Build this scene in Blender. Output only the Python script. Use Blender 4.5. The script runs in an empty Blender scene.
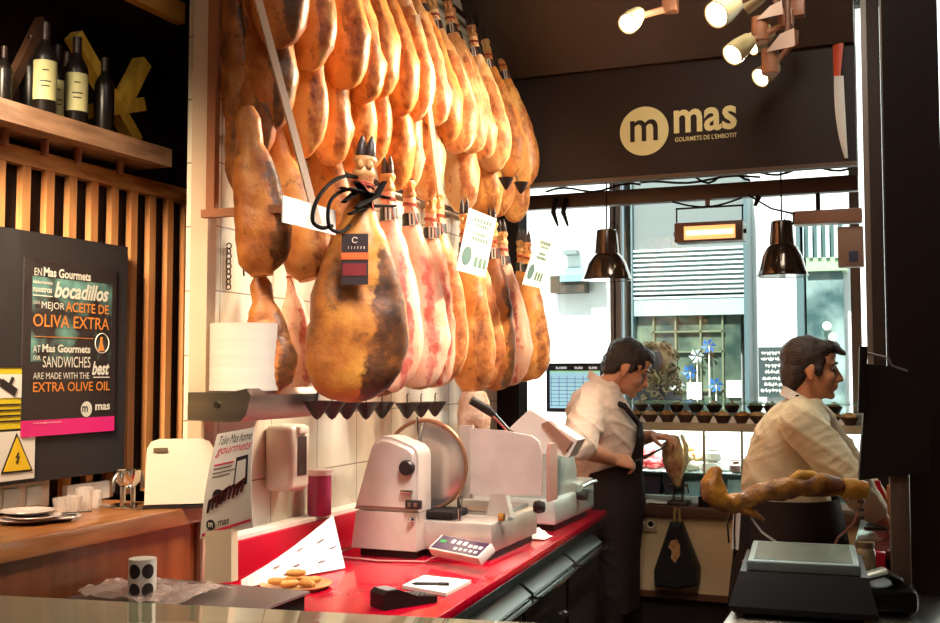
import bpy, bmesh, math, random
from mathutils import Vector, Matrix, Euler, noise
random.seed(7)
sc = bpy.context.scene
COL = sc.collection
PI = math.pi
V = Vector

# ------------------------------------------------------------------ camera
F = 1065.0
YAW, PIT = math.radians(22.0), math.radians(3.25)
CAM = V((0, 0, 1.55))
FW = V((-math.sin(YAW)*math.cos(PIT), math.cos(YAW)*math.cos(PIT), math.sin(PIT)))
RT = V((math.cos(YAW), math.sin(YAW), 0))
UP = RT.cross(FW)
cd = bpy.data.cameras.new('camera'); cam = bpy.data.objects.new('camera', cd); COL.objects.link(cam)
cd.sensor_width = 36; cd.lens = 36*F/940
cam.matrix_world = Matrix(((RT.x, UP.x, -FW.x, CAM.x), (RT.y, UP.y, -FW.y, CAM.y), (RT.z, UP.z, -FW.z, CAM.z), (0, 0, 0, 1)))
cd.clip_start = 0.05; cd.clip_end = 200
sc.camera = cam

def at(px, py, X=None, Y=None, Z=None):
    d = FW + RT*((px-470)/F) + UP*((311.5-py)/F)
    if X is not None: t = (X-CAM.x)/d.x
    elif Y is not None: t = (Y-CAM.y)/d.y
    else: t = (Z-CAM.z)/d.z
    return CAM + d*t

# ------------------------------------------------------------------ materials
def lin(c):
    c = c/255
    return c/12.92 if c <= 0.04045 else ((c+0.055)/1.055)**2.4
def rgb(t): return (lin(t[0]), lin(t[1]), lin(t[2]), 1)
MATS = {}
def mat(name, col, rough=0.5, metal=0.0, col2=None, scale=8.0, detail=4, stretch=(1, 1, 1), bump=0.0, bscale=None,
        emit=0.0, spec=0.5, coat=0.0, contrast=(0.35, 0.65), trans=0.0, alpha=1.0, rand=0.0):
    if name in MATS: return MATS[name]
    m = bpy.data.materials.new(name); m.use_nodes = True
    nt = m.node_tree; N = nt.nodes; L = nt.links
    b = N['Principled BSDF']
    b.inputs['Base Color'].default_value = rgb(col); b.inputs['Roughness'].default_value = rough
    b.inputs['Metallic'].default_value = metal
    b.inputs['Specular IOR Level'].default_value = spec
    b.inputs['Coat Weight'].default_value = coat; b.inputs['Coat Roughness'].default_value = 0.05
    b.inputs['Transmission Weight'].default_value = trans
    b.inputs['Alpha'].default_value = alpha
    if emit:
        b.inputs['Emission Color'].default_value = rgb(col); b.inputs['Emission Strength'].default_value = emit
    if col2 or bump:
        tc = N.new('ShaderNodeTexCoord'); mp = N.new('ShaderNodeMapping'); mp.inputs['Scale'].default_value = stretch
        L.new(tc.outputs['Object'], mp.inputs['Vector'])
        vec = mp.outputs['Vector']
        if rand:
            oi = N.new('ShaderNodeObjectInfo'); vm = N.new('ShaderNodeVectorMath'); vm.operation = 'MULTIPLY_ADD'
            L.new(oi.outputs['Random'], vm.inputs[0]); vm.inputs[1].default_value = (17, 31, 23); L.new(vec, vm.inputs[2]); vec = vm.outputs[0]
        if col2:
            n = N.new('ShaderNodeTexNoise'); n.inputs['Scale'].default_value = scale; n.inputs['Detail'].default_value = detail
            L.new(vec, n.inputs['Vector'])
            r = N.new('ShaderNodeValToRGB'); r.color_ramp.elements[0].position = contrast[0]; r.color_ramp.elements[1].position = contrast[1]
            r.color_ramp.elements[0].color = rgb(col); r.color_ramp.elements[1].color = rgb(col2)
            L.new(n.outputs['Fac'], r.inputs['Fac']); L.new(r.outputs['Color'], b.inputs['Base Color'])
        if bump:
            n2 = N.new('ShaderNodeTexNoise'); n2.inputs['Scale'].default_value = bscale or scale*3; n2.inputs['Detail'].default_value = 5
            L.new(vec, n2.inputs['Vector'])
            bp = N.new('ShaderNodeBump'); bp.inputs['Strength'].default_value = bump; bp.inputs['Distance'].default_value = 0.02
            L.new(n2.outputs['Fac'], bp.inputs['Height']); L.new(bp.outputs['Normal'], b.inputs['Normal'])
    MATS[name] = m
    return m

def ham_mat(name, light, mid, dark, spotc, fat=None, lean=None):
    m = bpy.data.materials.new(name); m.use_nodes = True
    nt = m.node_tree; N = nt.nodes; L = nt.links; b = N['Principled BSDF']
    tc = N.new('ShaderNodeTexCoord'); oi = N.new('ShaderNodeObjectInfo')
    vm = N.new('ShaderNodeVectorMath'); vm.operation = 'MULTIPLY_ADD'; vm.inputs[1].default_value = (17, 31, 23)
    L.new(oi.outputs['Random'], vm.inputs[0]); L.new(tc.outputs['Object'], vm.inputs[2])
    def ns(s, d, rough=0.6):
        n = N.new('ShaderNodeTexNoise'); n.inputs['Scale'].default_value = s; n.inputs['Detail'].default_value = d
        n.inputs['Roughness'].default_value = rough; L.new(vm.outputs[0], n.inputs['Vector']); return n
    n1 = ns(6, 6); r1 = N.new('ShaderNodeValToRGB'); cr = r1.color_ramp
    cr.elements[0].position = 0.28; cr.elements[0].color = rgb(dark)
    cr.elements[1].position = 0.72; cr.elements[1].color = rgb(light)
    e = cr.elements.new(0.48); e.color = rgb(mid)
    L.new(n1.outputs['Fac'], r1.inputs['Fac'])
    n2 = ns(11, 7, 0.7); r2 = N.new('ShaderNodeValToRGB')
    r2.color_ramp.elements[0].position = 0.57; r2.color_ramp.elements[1].position = 0.68
    r2.color_ramp.elements[0].color = (0, 0, 0, 1); r2.color_ramp.elements[1].color = (1, 1, 1, 1)
    L.new(n2.outputs['Fac'], r2.inputs['Fac'])
    mx = N.new('ShaderNodeMix'); mx.data_type = 'RGBA'; L.new(r1.outputs['Color'], mx.inputs['A']); mx.inputs['B'].default_value = rgb(spotc)
    sm = N.new('ShaderNodeMath'); sm.operation = 'MULTIPLY'; sm.inputs[1].default_value = 0.75; L.new(r2.outputs['Color'], sm.inputs[0])
    L.new(sm.outputs[0], mx.inputs['Factor'])
    out = mx.outputs['Result']
    if fat:
        n3 = N.new('ShaderNodeTexNoise'); n3.inputs['Scale'].default_value = 5; n3.inputs['Detail'].default_value = 3
        mp = N.new('ShaderNodeMapping'); mp.inputs['Scale'].default_value = (3.2, 3.2, 0.5); L.new(vm.outputs[0], mp.inputs['Vector']); L.new(mp.outputs['Vector'], n3.inputs['Vector'])
        r3 = N.new('ShaderNodeValToRGB'); r3.color_ramp.elements[0].position = 0.60; r3.color_ramp.elements[1].position = 0.66
        L.new(n3.outputs['Fac'], r3.inputs['Fac'])
        m3 = N.new('ShaderNodeMix'); m3.data_type = 'RGBA'; L.new(out, m3.inputs['A']); m3.inputs['B'].default_value = rgb(fat)
        L.new(r3.outputs['Color'], m3.inputs['Factor']); out = m3.outputs['Result']
    if lean:
        r5 = N.new('ShaderNodeValToRGB'); r5.color_ramp.elements[0].position = 0.3; r5.color_ramp.elements[1].position = 0.68
        r5.color_ramp.elements[0].color = rgb(lean[2]); r5.color_ramp.elements[1].color = rgb(lean[0]); e5 = r5.color_ramp.elements.new(0.5); e5.color = rgb(lean[1])
        n5 = ns(15, 5, 0.65); L.new(n5.outputs['Fac'], r5.inputs['Fac'])
        at_ = N.new('ShaderNodeAttribute'); at_.attribute_name = 'lean'
        n6 = ns(26, 4, 0.6); ma = N.new('ShaderNodeMath'); ma.operation = 'ADD'; L.new(at_.outputs['Fac'], ma.inputs[0])
        mb = N.new('ShaderNodeMath'); mb.operation = 'MULTIPLY_ADD'; mb.inputs[1].default_value = 0.9; mb.inputs[2].default_value = -0.45
        L.new(n6.outputs['Fac'], mb.inputs[0]); L.new(mb.outputs[0], ma.inputs[1])
        r6 = N.new('ShaderNodeValToRGB'); r6.color_ramp.elements[0].position = 0.42; r6.color_ramp.elements[1].position = 0.60; L.new(ma.outputs[0], r6.inputs['Fac'])
        m6 = N.new('ShaderNodeMix'); m6.data_type = 'RGBA'; L.new(out, m6.inputs['A']); L.new(r5.outputs['Color'], m6.inputs['B']); L.new(r6.outputs['Color'], m6.inputs['Factor']); out = m6.outputs['Result']
    hv = N.new('ShaderNodeHueSaturation')
    mr = N.new('ShaderNodeMapRange'); mr.inputs['To Min'].default_value = 0.85; mr.inputs['To Max'].default_value = 1.15
    L.new(oi.outputs['Random'], mr.inputs['Value']); L.new(mr.outputs['Result'], hv.inputs['Value']); L.new(out, hv.inputs['Color'])
    L.new(hv.outputs['Color'], b.inputs['Base Color'])
    b.inputs['Roughness'].default_value = 0.42; b.inputs['Specular IOR Level'].default_value = 0.45
    n4 = ns(22, 4, 0.6); bp = N.new('ShaderNodeBump'); bp.inputs['Strength'].default_value = 0.3; bp.inputs['Distance'].default_value = 0.012
    ad = N.new('ShaderNodeMath'); ad.operation = 'MULTIPLY_ADD'; ad.inputs[1].default_value = 2.2
    L.new(n1.outputs['Fac'], ad.inputs[0]); L.new(n4.outputs['Fac'], ad.inputs[2])
    L.new(ad.outputs[0], bp.inputs['Height']); L.new(bp.outputs['Normal'], b.inputs['Normal'])
    MATS[name] = m; return m

def glass_mat(name, tint=(230, 245, 240), refl=0.12, rough=0.02):
    m = bpy.data.materials.new(name); m.use_nodes = True
    nt = m.node_tree; N = nt.nodes; L = nt.links; N.remove(N['Principled BSDF'])
    o = N['Material Output']; t = N.new('ShaderNodeBsdfTransparent'); t.inputs['Color'].default_value = rgb(tint)
    g = N.new('ShaderNodeBsdfGlossy'); g.inputs['Roughness'].default_value = rough
    fr = N.new('ShaderNodeFresnel'); fr.inputs['IOR'].default_value = 1.45
    mx = N.new('ShaderNodeMixShader'); L.new(fr.outputs[0], mx.inputs[0]); L.new(t.outputs[0], mx.inputs[1]); L.new(g.outputs[0], mx.inputs[2])
    L.new(mx.outputs[0], o.inputs['Surface']); MATS[name] = m; return m

def tile_mat(name, col, grout, bw, bh, rough=0.15, off=0.5, axes='YZ'):
    m = bpy.data.materials.new(name); m.use_nodes = True
    nt = m.node_tree; N = nt.nodes; L = nt.links; b = N['Principled BSDF']
    tc = N.new('ShaderNodeTexCoord'); sp = N.new('ShaderNodeSeparateXYZ'); cb = N.new('ShaderNodeCombineXYZ')
    L.new(tc.outputs['Object'], sp.inputs[0]); L.new(sp.outputs[axes[0]], cb.inputs[0]); L.new(sp.outputs[axes[1]], cb.inputs[1])
    br = N.new('ShaderNodeTexBrick'); br.offset = off; br.inputs['Scale'].default_value = 1.0
    br.inputs['Brick Width'].default_value = bw; br.inputs['Row Height'].default_value = bh
    br.inputs['Mortar Size'].default_value = 0.0025; br.inputs['Mortar Smooth'].default_value = 0.2
    br.inputs['Color1'].default_value = rgb(col); br.inputs['Color2'].default_value = rgb(tuple(min(255, c-6) for c in col)); br.inputs['Mortar'].default_value = rgb(grout)
    L.new(cb.outputs[0], br.inputs['Vector']); L.new(br.outputs['Color'], b.inputs['Base Color'])
    bp = N.new('ShaderNodeBump'); bp.invert = True; bp.inputs['Strength'].default_value = 0.4; bp.inputs['Distance'].default_value = 0.004
    L.new(br.outputs['Fac'], bp.inputs['Height']); L.new(bp.outputs['Normal'], b.inputs['Normal'])
    b.inputs['Roughness'].default_value = rough
    MATS[name] = m; return m

# ------------------------------------------------------------------ mesh builder
class MB:
    def __init__(s): s.bm = bmesh.new()
    def raw(s, verts, faces):
        vs = [s.bm.verts.new(v) for v in verts]
        for f in faces:
            try: s.bm.faces.new([vs[i] for i in f])
            except ValueError: pass
        return s
    def box(s, x0, x1, y0, y1, z0, z1, M=None, bev=0.0, seg=2):
        T = Matrix.Translation(((x0+x1)/2, (y0+y1)/2, (z0+z1)/2)) @ Matrix.Diagonal((abs(x1-x0), abs(y1-y0), abs(z1-z0), 1))
        r = bmesh.ops.create_cube(s.bm, size=1, matrix=(M @ T) if M else T)
        if bev:
            ed = list({e for v in r['verts'] for e in v.link_edges})
            bmesh.ops.bevel(s.bm, geom=ed, offset=bev, segments=seg, affect='EDGES', profile=0.5)
        return s
    def rings(s, rings, cap=True, closed=False):
        n = len(rings[0]); vs = [[s.bm.verts.new(p) for p in r] for r in rings]
        m = len(vs)
        for i in range(m if closed else m-1):
            a, b = vs[i], vs[(i+1) % m]
            for j in range(n):
                k = (j+1) % n
                s.bm.faces.new((a[j], a[k], b[k], b[j]))
        if cap and not closed:
            s.bm.faces.new(list(reversed(vs[0]))); s.bm.faces.new(vs[-1])
        return s
    def tube(s, path, r, n=10, flat=None):
        P = [V(p) for p in path]; R = r if isinstance(r, (list, tuple)) else [r]*len(P)
        rs = []; up = None
        for i, p in enumerate(P):
            t = (P[min(i+1, len(P)-1)]-P[max(i-1, 0)]).normalized()
            if up is None:
                up = V((0, 0, 1)) if abs(t.z) < 0.9 else V((1, 0, 0))
            a = t.cross(up).normalized(); up = a.cross(t).normalized()
            ra = R[i]; rb = R[i]*(flat or 1)
            rs.append([p + a*(ra*math.cos(2*PI*j/n)) + up*(rb*math.sin(2*PI*j/n)) for j in range(n)])
        return s.rings(rs)
    def cyl(s, p0, p1, r0, r1=None, n=20): return s.tube([p0, p1], [r0, r0 if r1 is None else r1], n)
    def lathe(s, prof, c=(0, 0, 0), n=28, M=None):
        M = M or Matrix.Translation(c)
        rs = [[M @ V((max(r, 1e-4)*math.cos(2*PI*j/n), max(r, 1e-4)*math.sin(2*PI*j/n), z)) for j in range(n)] for r, z in prof]
        return s.rings(rs)
    def ell(s, c, r, M=None, u=16, v=10):
        T = Matrix.Translation(c) @ Matrix.Diagonal((r[0], r[1], r[2], 1))
        bmesh.ops.create_uvsphere(s.bm, u_segments=u, v_segments=v, radius=1, matrix=(M @ T) if M else T)
        return s
    def prism(s, poly, d0, d1, M):           # polygon in local xy, extruded along local z
        a = [M @ V((x, y, d0)) for x, y in poly]; b = [M @ V((x, y, d1)) for x, y in poly]
        return s.rings([a, b])
    def disc(s, c, nrm, r, t=0.002, n=32):
        c = V(c); nrm = V(nrm).normalized()
        return s.cyl(c, c+nrm*t, r, r, n)
    def torus(s, c, nrm, R, r, n=32, m=8, a0=0, a1=2*PI):
        nrm = V(nrm).normalized(); q = nrm.to_track_quat('Z', 'Y').to_matrix()
        full = abs(a1-a0-2*PI) < 1e-6
        k = n if full else n+1
        rs = []
        for i in range(k):
            a = a0+(a1-a0)*i/n
            d = V((math.cos(a), math.sin(a), 0))
            rs.append([V(c)+q @ (d*(R+r*math.cos(2*PI*j/m))+V((0, 0, r*math.sin(2*PI*j/m)))) for j in range(m)])
        return s.rings(rs, cap=not full, closed=full)
    def text(s, txt, bl, xv, yv, t=0.0015, bold=0.0, shear=0.0):
        cu = bpy.data.curves.new('t', 'FONT'); cu.body = txt; cu.size = 1; cu.offset = bold; cu.shear = shear; cu.resolution_u = 3
        o = bpy.data.objects.new('t', cu); COL.objects.link(o)
        dg = bpy.context.evaluated_depsgraph_get(); dg.update()
        me = bpy.data.meshes.new_from_object(o.evaluated_get(dg))
        xs = [v.co.x for v in me.vertices]; ys = [v.co.y for v in me.vertices]
        x0, x1, y0, y1 = min(xs), max(xs), min(ys), max(ys)
        bl, xv, yv = V(bl), V(xv), V(yv); nz = xv.cross(yv).normalized()*t
        tb = bmesh.new(); tb.from_mesh(me)
        for v in tb.verts: v.co = bl + xv*((v.co.x-x0)/(x1-x0)) + yv*((v.co.y-y0)/(y1-y0)) + nz
        tm = bpy.data.meshes.new('t'); tb.to_mesh(tm); tb.free(); s.bm.from_mesh(tm)
        bpy.data.objects.remove(o); bpy.data.curves.remove(cu); bpy.data.meshes.remove(me); bpy.data.meshes.remove(tm)
        return s
    def quad(s, a, b, c, d, t=0.002):
        a, b, c, d = map(V, (a, b, c, d)); n = (b-a).cross(d-a).normalized()*t
        return s.rings([[a, b, c, d], [a+n, b+n, c+n, d+n]])
    def grid(s, fn, nu, nv, t=0.002):
        P = [[V(fn(i/nu, j/nv)) for j in range(nv+1)] for i in range(nu+1)]
        def nor(i, j):
            du = P[min(i+1, nu)][j]-P[max(i-1, 0)][j]; dv = P[i][min(j+1, nv)]-P[i][max(j-1, 0)]
            return du.cross(dv).normalized()*t
        A = [[s.bm.verts.new(P[i][j]) for j in range(nv+1)] for i in range(nu+1)]
        B = [[s.bm.verts.new(P[i][j]-nor(i, j)) for j in range(nv+1)] for i in range(nu+1)]
        for i in range(nu):
            for j in range(nv):
                s.bm.faces.new((A[i][j], A[i+1][j], A[i+1][j+1], A[i][j+1]))
                s.bm.faces.new((B[i][j], B[i][j+1], B[i+1][j+1], B[i+1][j]))
        def side(l1, l2):
            for k in range(len(l1)-1): s.bm.faces.new((l1[k], l2[k], l2[k+1], l1[k+1]))
        side([A[i][0] for i in range(nu+1)], [B[i][0] for i in range(nu+1)])
        side([B[i][nv] for i in range(nu+1)], [A[i][nv] for i in range(nu+1)])
        side(B[0], A[0]); side(A[nu], B[nu])
        return s
    def mesh(s, name, ang=38):
        bmesh.ops.recalc_face_normals(s.bm, faces=s.bm.faces[:])
        me = bpy.data.meshes.new(name); s.bm.to_mesh(me); s.bm.free()
        me.polygons.foreach_set('use_smooth', [True]*len(me.polygons))
        if ang is not None: me.set_sharp_from_angle(angle=math.radians(ang))
        return me
    def build(s, name, m, parent=None, world=True, ang=38, base=None):
        me = s.mesh(name, ang)
        me.materials.append(m)
        o = bpy.data.objects.new(name, me); COL.objects.link(o)
        if parent:
            o.parent = parent
            if world: me.transform(wm(parent).inverted())
        elif base is not False:
            xs = [v.co for v in me.vertices]
            b = V(base) if base else V(((min(c.x for c in xs)+max(c.x for c in xs))/2, (min(c.y for c in xs)+max(c.y for c in xs))/2, min(c.z for c in xs)))
            me.transform(Matrix.Translation(-b)); o.location = b
        return o
def wm(o):
    m = o.matrix_basis.copy()
    return wm(o.parent) @ m if o.parent else m
def tag(o, label, cat, group=None, kind=None):
    if label: o['label'] = label
    if cat: o['category'] = cat
    if group: o['group'] = group
    if kind: o['kind'] = kind
    return o
def thing(name, loc, label, cat, group=None, rz=0.0):
    o = bpy.data.objects.new(name, None); COL.objects.link(o); o.location = loc; o.rotation_euler = (0, 0, rz); o.empty_display_size = 0.05
    return tag(o, label, cat, group)
def struct(o): o['kind'] = 'structure'; return o
def copy_tree(o, parent=None):
    c = o.copy(); COL.objects.link(c)
    if parent: c.parent = parent
    for ch in [x for x in bpy.data.objects if x.parent == o]: copy_tree(ch, c)
    return c
def Mx(loc, x, y):                      # frame from origin, x axis and y axis
    x = V(x).normalized(); y = V(y).normalized(); z = x.cross(y).normalized(); y = z.cross(x)
    return Matrix(((x.x, y.x, z.x, loc[0]), (x.y, y.y, z.y, loc[1]), (x.z, y.z, z.z, loc[2]), (0, 0, 0, 1)))
def smooth(P, k=6):
    P = [V(p) for p in P]; out = []
    for i in range(len(P)-1):
        a, b, c, d = P[max(i-1, 0)], P[i], P[i+1], P[min(i+2, len(P)-1)]
        for j in range(k):
            t = j/k; out.append(.5*((2*b)+(c-a)*t+(2*a-5*b+4*c-d)*t*t+(3*b-a-3*c+d)*t**3))
    return out+[P[-1]]
def lerp_tab(tab, s):
    for (a, va), (b, vb) in zip(tab, tab[1:]):
        if s <= b:
            t = (s-a)/(b-a) if b > a else 0; t = t*t*(3-2*t)
            return va+(vb-va)*t
    return tab[-1][1]

# ------------------------------------------------------------------ material library
W_DARK = mat('dark_brown_paint', (46, 34, 30), 0.6, spec=0.25)
W_SIGN = mat('sign_brown', (40, 30, 27), 0.55, spec=0.25)
CREAM = mat('cream_lettering', (235, 226, 165), 0.5)
WOOD = mat('oak', (236, 176, 110), 0.45, col2=(176, 108, 54), scale=5, stretch=(6, 1, 6), bump=0.05)
WOODV = mat('oak_upright', (228, 162, 104), 0.45, col2=(204, 132, 78), scale=5, stretch=(8, 8, 0.6), bump=0.05)
VENEER = mat('bar_veneer', (150, 88, 48), 0.35, col2=(120, 66, 36), scale=4, stretch=(5, 5, 0.5), coat=0.2)
BARTOP = mat('bar_top_oak', (190, 124, 68), 0.3, col2=(152, 92, 46), scale=5, stretch=(6, 0.8, 6), coat=0.3)
SHELFW = mat('shelf_wood', (180, 138, 106), 0.5, col2=(122, 88, 64), scale=6, stretch=(5, 0.8, 5))
YELLOWW = mat('yellow_pine', (240, 198, 78), 0.5, col2=(214, 166, 56), scale=6, stretch=(4, 4, 1))
TILE = tile_mat('white_wall_tile', (232, 222, 200), (150, 138, 120), 0.30, 0.20, rough=0.12, off=0.0)
POSTM = mat('cream_paint', (206, 178, 150), 0.5, col2=(194, 164, 136), scale=4)
STEEL = mat('brushed_steel', (190, 182, 174), 0.3, 1.0, col2=(172, 166, 160), scale=3, stretch=(1, 1, 12))
STEELD = mat('dark_steel', (110, 100, 92), 0.35, 1.0)
STRAPB = mat('strap_black', (16, 12, 11), 0.85, spec=0.1)
CHROME = mat('chrome', (225, 222, 218), 0.12, 1.0)
ALU = mat('cast_aluminium', (205, 190, 178), 0.38, 0.55, col2=(190, 176, 164), scale=12)
BLACKP = mat('black_plastic', (36, 28, 26), 0.42, spec=0.35)
BLACKM = mat('black_matte', (30, 23, 21), 0.8, spec=0.15)
class TS:                                # each line of lettering is a part of its own
    def __init__(s, m, parent, name='lettering'): s.m, s.p, s.n = m, parent, name
    def text(s, *a, **k): return MB().text(*a, **k).build(s.n, s.m, s.p)
    def quad(s, *a): return MB().quad(*a).build('printed_shape', s.m, s.p)
    def box(s, *a): return MB().box(*a).build('printed_line', s.m, s.p)
    def disc(s, *a): return MB().disc(*a).build('printed_disc', s.m, s.p)
REDTOP = mat('red_worktop', (186, 8, 40), 0.12, coat=0.5, spec=0.5, col2=(172, 6, 34), scale=40)
REDP = mat('red_paint', (176, 14, 40), 0.3)
WHITEP = mat('white_paper', (245, 236, 226), 0.6)
WHITEPL = mat('white_plastic', (236, 224, 208), 0.35)
MAGENTA = mat('magenta_print', (226, 40, 128), 0.5)
INK = mat('black_print', (40, 34, 36), 0.5)
CABD = mat('dark_cabinet', (46, 35, 32), 0.45, spec=0.3)
ORANGEP = mat('orange_print', (226, 140, 62), 0.5)
# ================================================================== SETTING
WX = -1.95                                     # ham wall plane
fl = struct(MB().box(-3.1, 2.5, -1.3, 6.0, -0.1, 0).build('floor', mat('floor_tile', (96, 72, 60), 0.4, col2=(80, 60, 50), scale=3)))
struct(MB().box(-3.1, 2.5, -1.3, 6.0, 3.5, 3.6).build('ceiling', mat('ceiling_brown', (50, 37, 32), 0.7)))
struct(MB().box(-3.1, 2.5, -1.3, -1.2, 0, 3.5).build('wall_back', mat('wall_brown', (120, 92, 72), 0.7)))
struct(MB().box(2.4, 2.5, -1.2, 6.0, 0, 3.5).build('wall_right', mat('wall_brown', (120, 92, 72), 0.7)))
struct(MB().box(WX-0.1, WX, 2.72, 5.2, 0, 3.5).build('wall_left', TILE))
struct(MB().box(-3.0, -2.9, -1.2, 4.0, 0, 3.5).build('wall_bar', W_DARK))
struct(MB().box(-2.9, WX-0.1, 3.9, 4.0, 0, 3.5).build('wall_alcove', W_DARK))
struct(MB().box(-2.0, -1.938, 2.675, 2.72, 0, 3.5).build('trim_1', POSTM))                       # cream end post of the ham wall
struct(MB().box(-1.97, -1.83, 5.2, 5.34, 0, 3.5).build('trim_2', BLACKM))                         # dark post at the end of the ham wall
# sign bulkhead: upright panel + sloping upper panel
HY = 5.0
zb = at(700, 172, Y=HY).z; zs = at(700, 60, Y=HY).z
xr = at(857, 165, Y=HY).x
struct(MB().box(-1.95, xr, HY, HY+0.05, zb, zs).build('wall_sign', W_SIGN))
m = MB(); M = Mx((0, 0, 0), (0, 1, 0), (0, 0, 1))
m.prism([(HY+0.05, zs), (HY-0.03, zs+0.0), (HY-0.42, 3.5), (HY+0.05, 3.5)], -1.95, xr, M)
struct(m.build('trim_3', mat('bulkhead_brown', (54, 40, 33), 0.45)))
m = MB().box(-1.95, xr, HY-0.012, HY+0.05, zb-0.018, zb); struct(m.build('trim_4', mat('dark_edge', (84, 66, 52), 0.5)))
# pillar and door frame at the street side
struct(MB().box(-0.035, 0.13, 3.62, 3.80, 0, 3.5).build('trim_5', mat('pillar_brown', (44, 33, 29), 0.6, spec=0.2)))
struct(MB().box(-0.041, -0.035, 3.622, 3.632, 0.9, 3.5).build('trim_6', STEELD))
m = MB()
x0 = at(863, 250, Y=4.95).x; x1 = at(884, 250, Y=4.95).x
m.box(x0+0.035, x1, 4.9, 5.0, 0, 3.5)
struct(m.build('trim_7', W_DARK))
struct(MB().box(x0+0.01, x0+0.034, 4.9, 5.0, 0, 3.5).build('trim_8', mat('pale_frame', (110, 98, 88), 0.4)))
# front window
WY = 5.92
m = MB()
mx0 = at(611, 250, Y=WY).x; mx1 = at(622, 250, Y=WY).x
m.box(mx0, mx0+0.022, WY-0.03, WY+0.04, 0.8, 3.5)
m.box(mx1-0.03, mx1, WY-0.03, WY+0.04, 0.8, 3.5)
m.box(mx0+0.022, mx1-0.03, WY-0.005, WY+0.02, 0.8, 3.5)
fx1 = at(850, 250, Y=WY).x; fx2 = at(860, 250, Y=WY).x
m.box(fx1, fx2, WY-0.03, WY+0.04, 0.8, 3.5)
m.box(-1.9, 2.4, WY-0.03, WY+0.04, 0.78, 0.84)
w1 = struct(m.build('window_1', mat('window_frame_brown', (120, 100, 86), 0.4)))
GL = glass_mat('window_glass', (240, 246, 243))
MB().box(mx1, fx1, WY, WY+0.006, 0.84, 3.5).build('pane', GL, w1)
MB().box(-1.9, mx0, WY, WY+0.006, 0.84, 3.5).build('pane', GL, w1)
MB().box(fx2, 2.4, WY, WY+0.006, 0.84, 3.5).build('pane', GL, w1)
struct(MB().box(-1.95, 2.4, WY-0.05, WY+0.08, 0, 0.78).build('wall_front', W_DARK))
px = at(627, 250, Y=WY-0.08)
o = MB().cyl((px.x, WY-0.09, 0.8), (px.x, WY-0.09, 3.5), 0.027, n=20).build('steel_pole', mat('galvanised', (150, 170, 172), 0.3, 0.8))
tag(o, 'round grey steel pole standing just inside the front window', 'pole')

# ------------------------------------------------------------------ street and the building across it
struct(MB().box(-9, 8, 6.0, 9.6, -0.15, -0.1).build('street_ground', mat('paving', (170, 165, 158), 0.8)))
FY = 9.6
bl = thing('building', (0, FY, -0.1), 'white shop building with grey louvred front seen across the street', 'building')
CY = mat('cyan_grey_panel', (108, 113, 112), 0.5); CY2 = mat('cyan_grey_trim', (78, 98, 102), 0.5)
CYD = mat('shop_window_dark', (44, 62, 58), 0.08, col2=(112, 124, 104), scale=3.2, contrast=(0.38, 0.66))
WALLW = mat('white_render', (240, 240, 238), 0.8)
MB().box(-8, 7, FY+0.3, FY+0.5, -0.1, 9).build('wall', WALLW, bl)
def fb(px0, py0, px1, py1, d0, d1, name, m):
    a = at(px0, py0, Y=FY+d0); b = at(px1, py1, Y=FY+d0)
    return MB().box(min(a.x, b.x), max(a.x, b.x), FY+d0, FY+d1, min(a.z, b.z), max(a.z, b.z)).build(name, m, bl)
fb(628, 180, 747, 290, 0.0, 0.28, 'front_panel', CY)
a = at(632, 252, Y=FY); b = at(745, 296, Y=FY)
lv = MB(); n = 11
for i in range(n):
    z = a.z+(b.z-a.z)*i/(n-1)
    lv.box(a.x, b.x, FY-0.03, FY+0.05, z-0.008, z+0.011)
lv.build('louvre', mat('louvre_white', (205, 216, 216), 0.5), bl)
fb(630, 248, 747, 300, 0.05, 0.28, 'louvre_backing', mat('louvre_dark', (40, 60, 64), 0.6))
fb(628, 298, 747, 314, -0.02, 0.28, 'lintel', mat('pale_lintel', (150, 168, 166), 0.5))
fb(634, 312, 742, 420, 0.06, 0.28, 'shop_window', CYD)
fb(742, 180, 750, 420, -0.05, 0.28, 'jamb', CY2)
fb(625, 180, 634, 420, -0.05, 0.28, 'jamb', CY2)
sb = MB()
for qx in (653, 675, 700, 722):
    a = at(qx, 330, Y=FY); sb.box(a.x-0.008, a.x+0.008, FY+0.02, FY+0.06, 0.9, 2.15)
for qy in (332, 352, 390):
    a = at(650, qy, Y=FY); b = at(724, qy, Y=FY); sb.box(a.x, b.x, FY+0.02, FY+0.06, a.z-0.008, a.z+0.008)
sb.build('window_bars', mat('pale_bars', (100, 108, 82), 0.5), bl)
fb(795, 215, 806, 420, -0.05, 0.28, 'jamb', CY2)
fb(806, 270, 846, 420, 0.05, 0.28, 'shop_window', mat('shop_window_pale', (64, 88, 90), 0.1, col2=(150, 168, 166), scale=2.5, contrast=(0.4, 0.65)))
fb(806, 258, 846, 270, -0.02, 0.28, 'lintel', mat('pale_green_lintel', (150, 178, 140), 0.5))
st = MB()
for i in range(6):
    a = at(800+i*8.5, 225, Y=FY-0.02); b = at(800+i*8.5, 258, Y=FY-0.02)
    st.box(a.x, a.x+0.03, FY-0.05, FY+0.02, b.z, a.z)
st.build('slat_shutter', mat('pale_slats', (190, 205, 205), 0.5), bl)
fb(797, 222, 846, 258, 0.03, 0.28, 'shutter_backing', mat('shutter_dark', (70, 96, 96), 0.6))
for gx, gy in ((827, 326), (833, 337)):
    a = at(gx, gy, Y=FY-.0); MB().ell((a.x, FY-.02, a.z), (.035, .035, .035)).build('globe_lamp', mat('globe_light', (255, 246, 220), .4, emit=4.0), bl)
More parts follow.
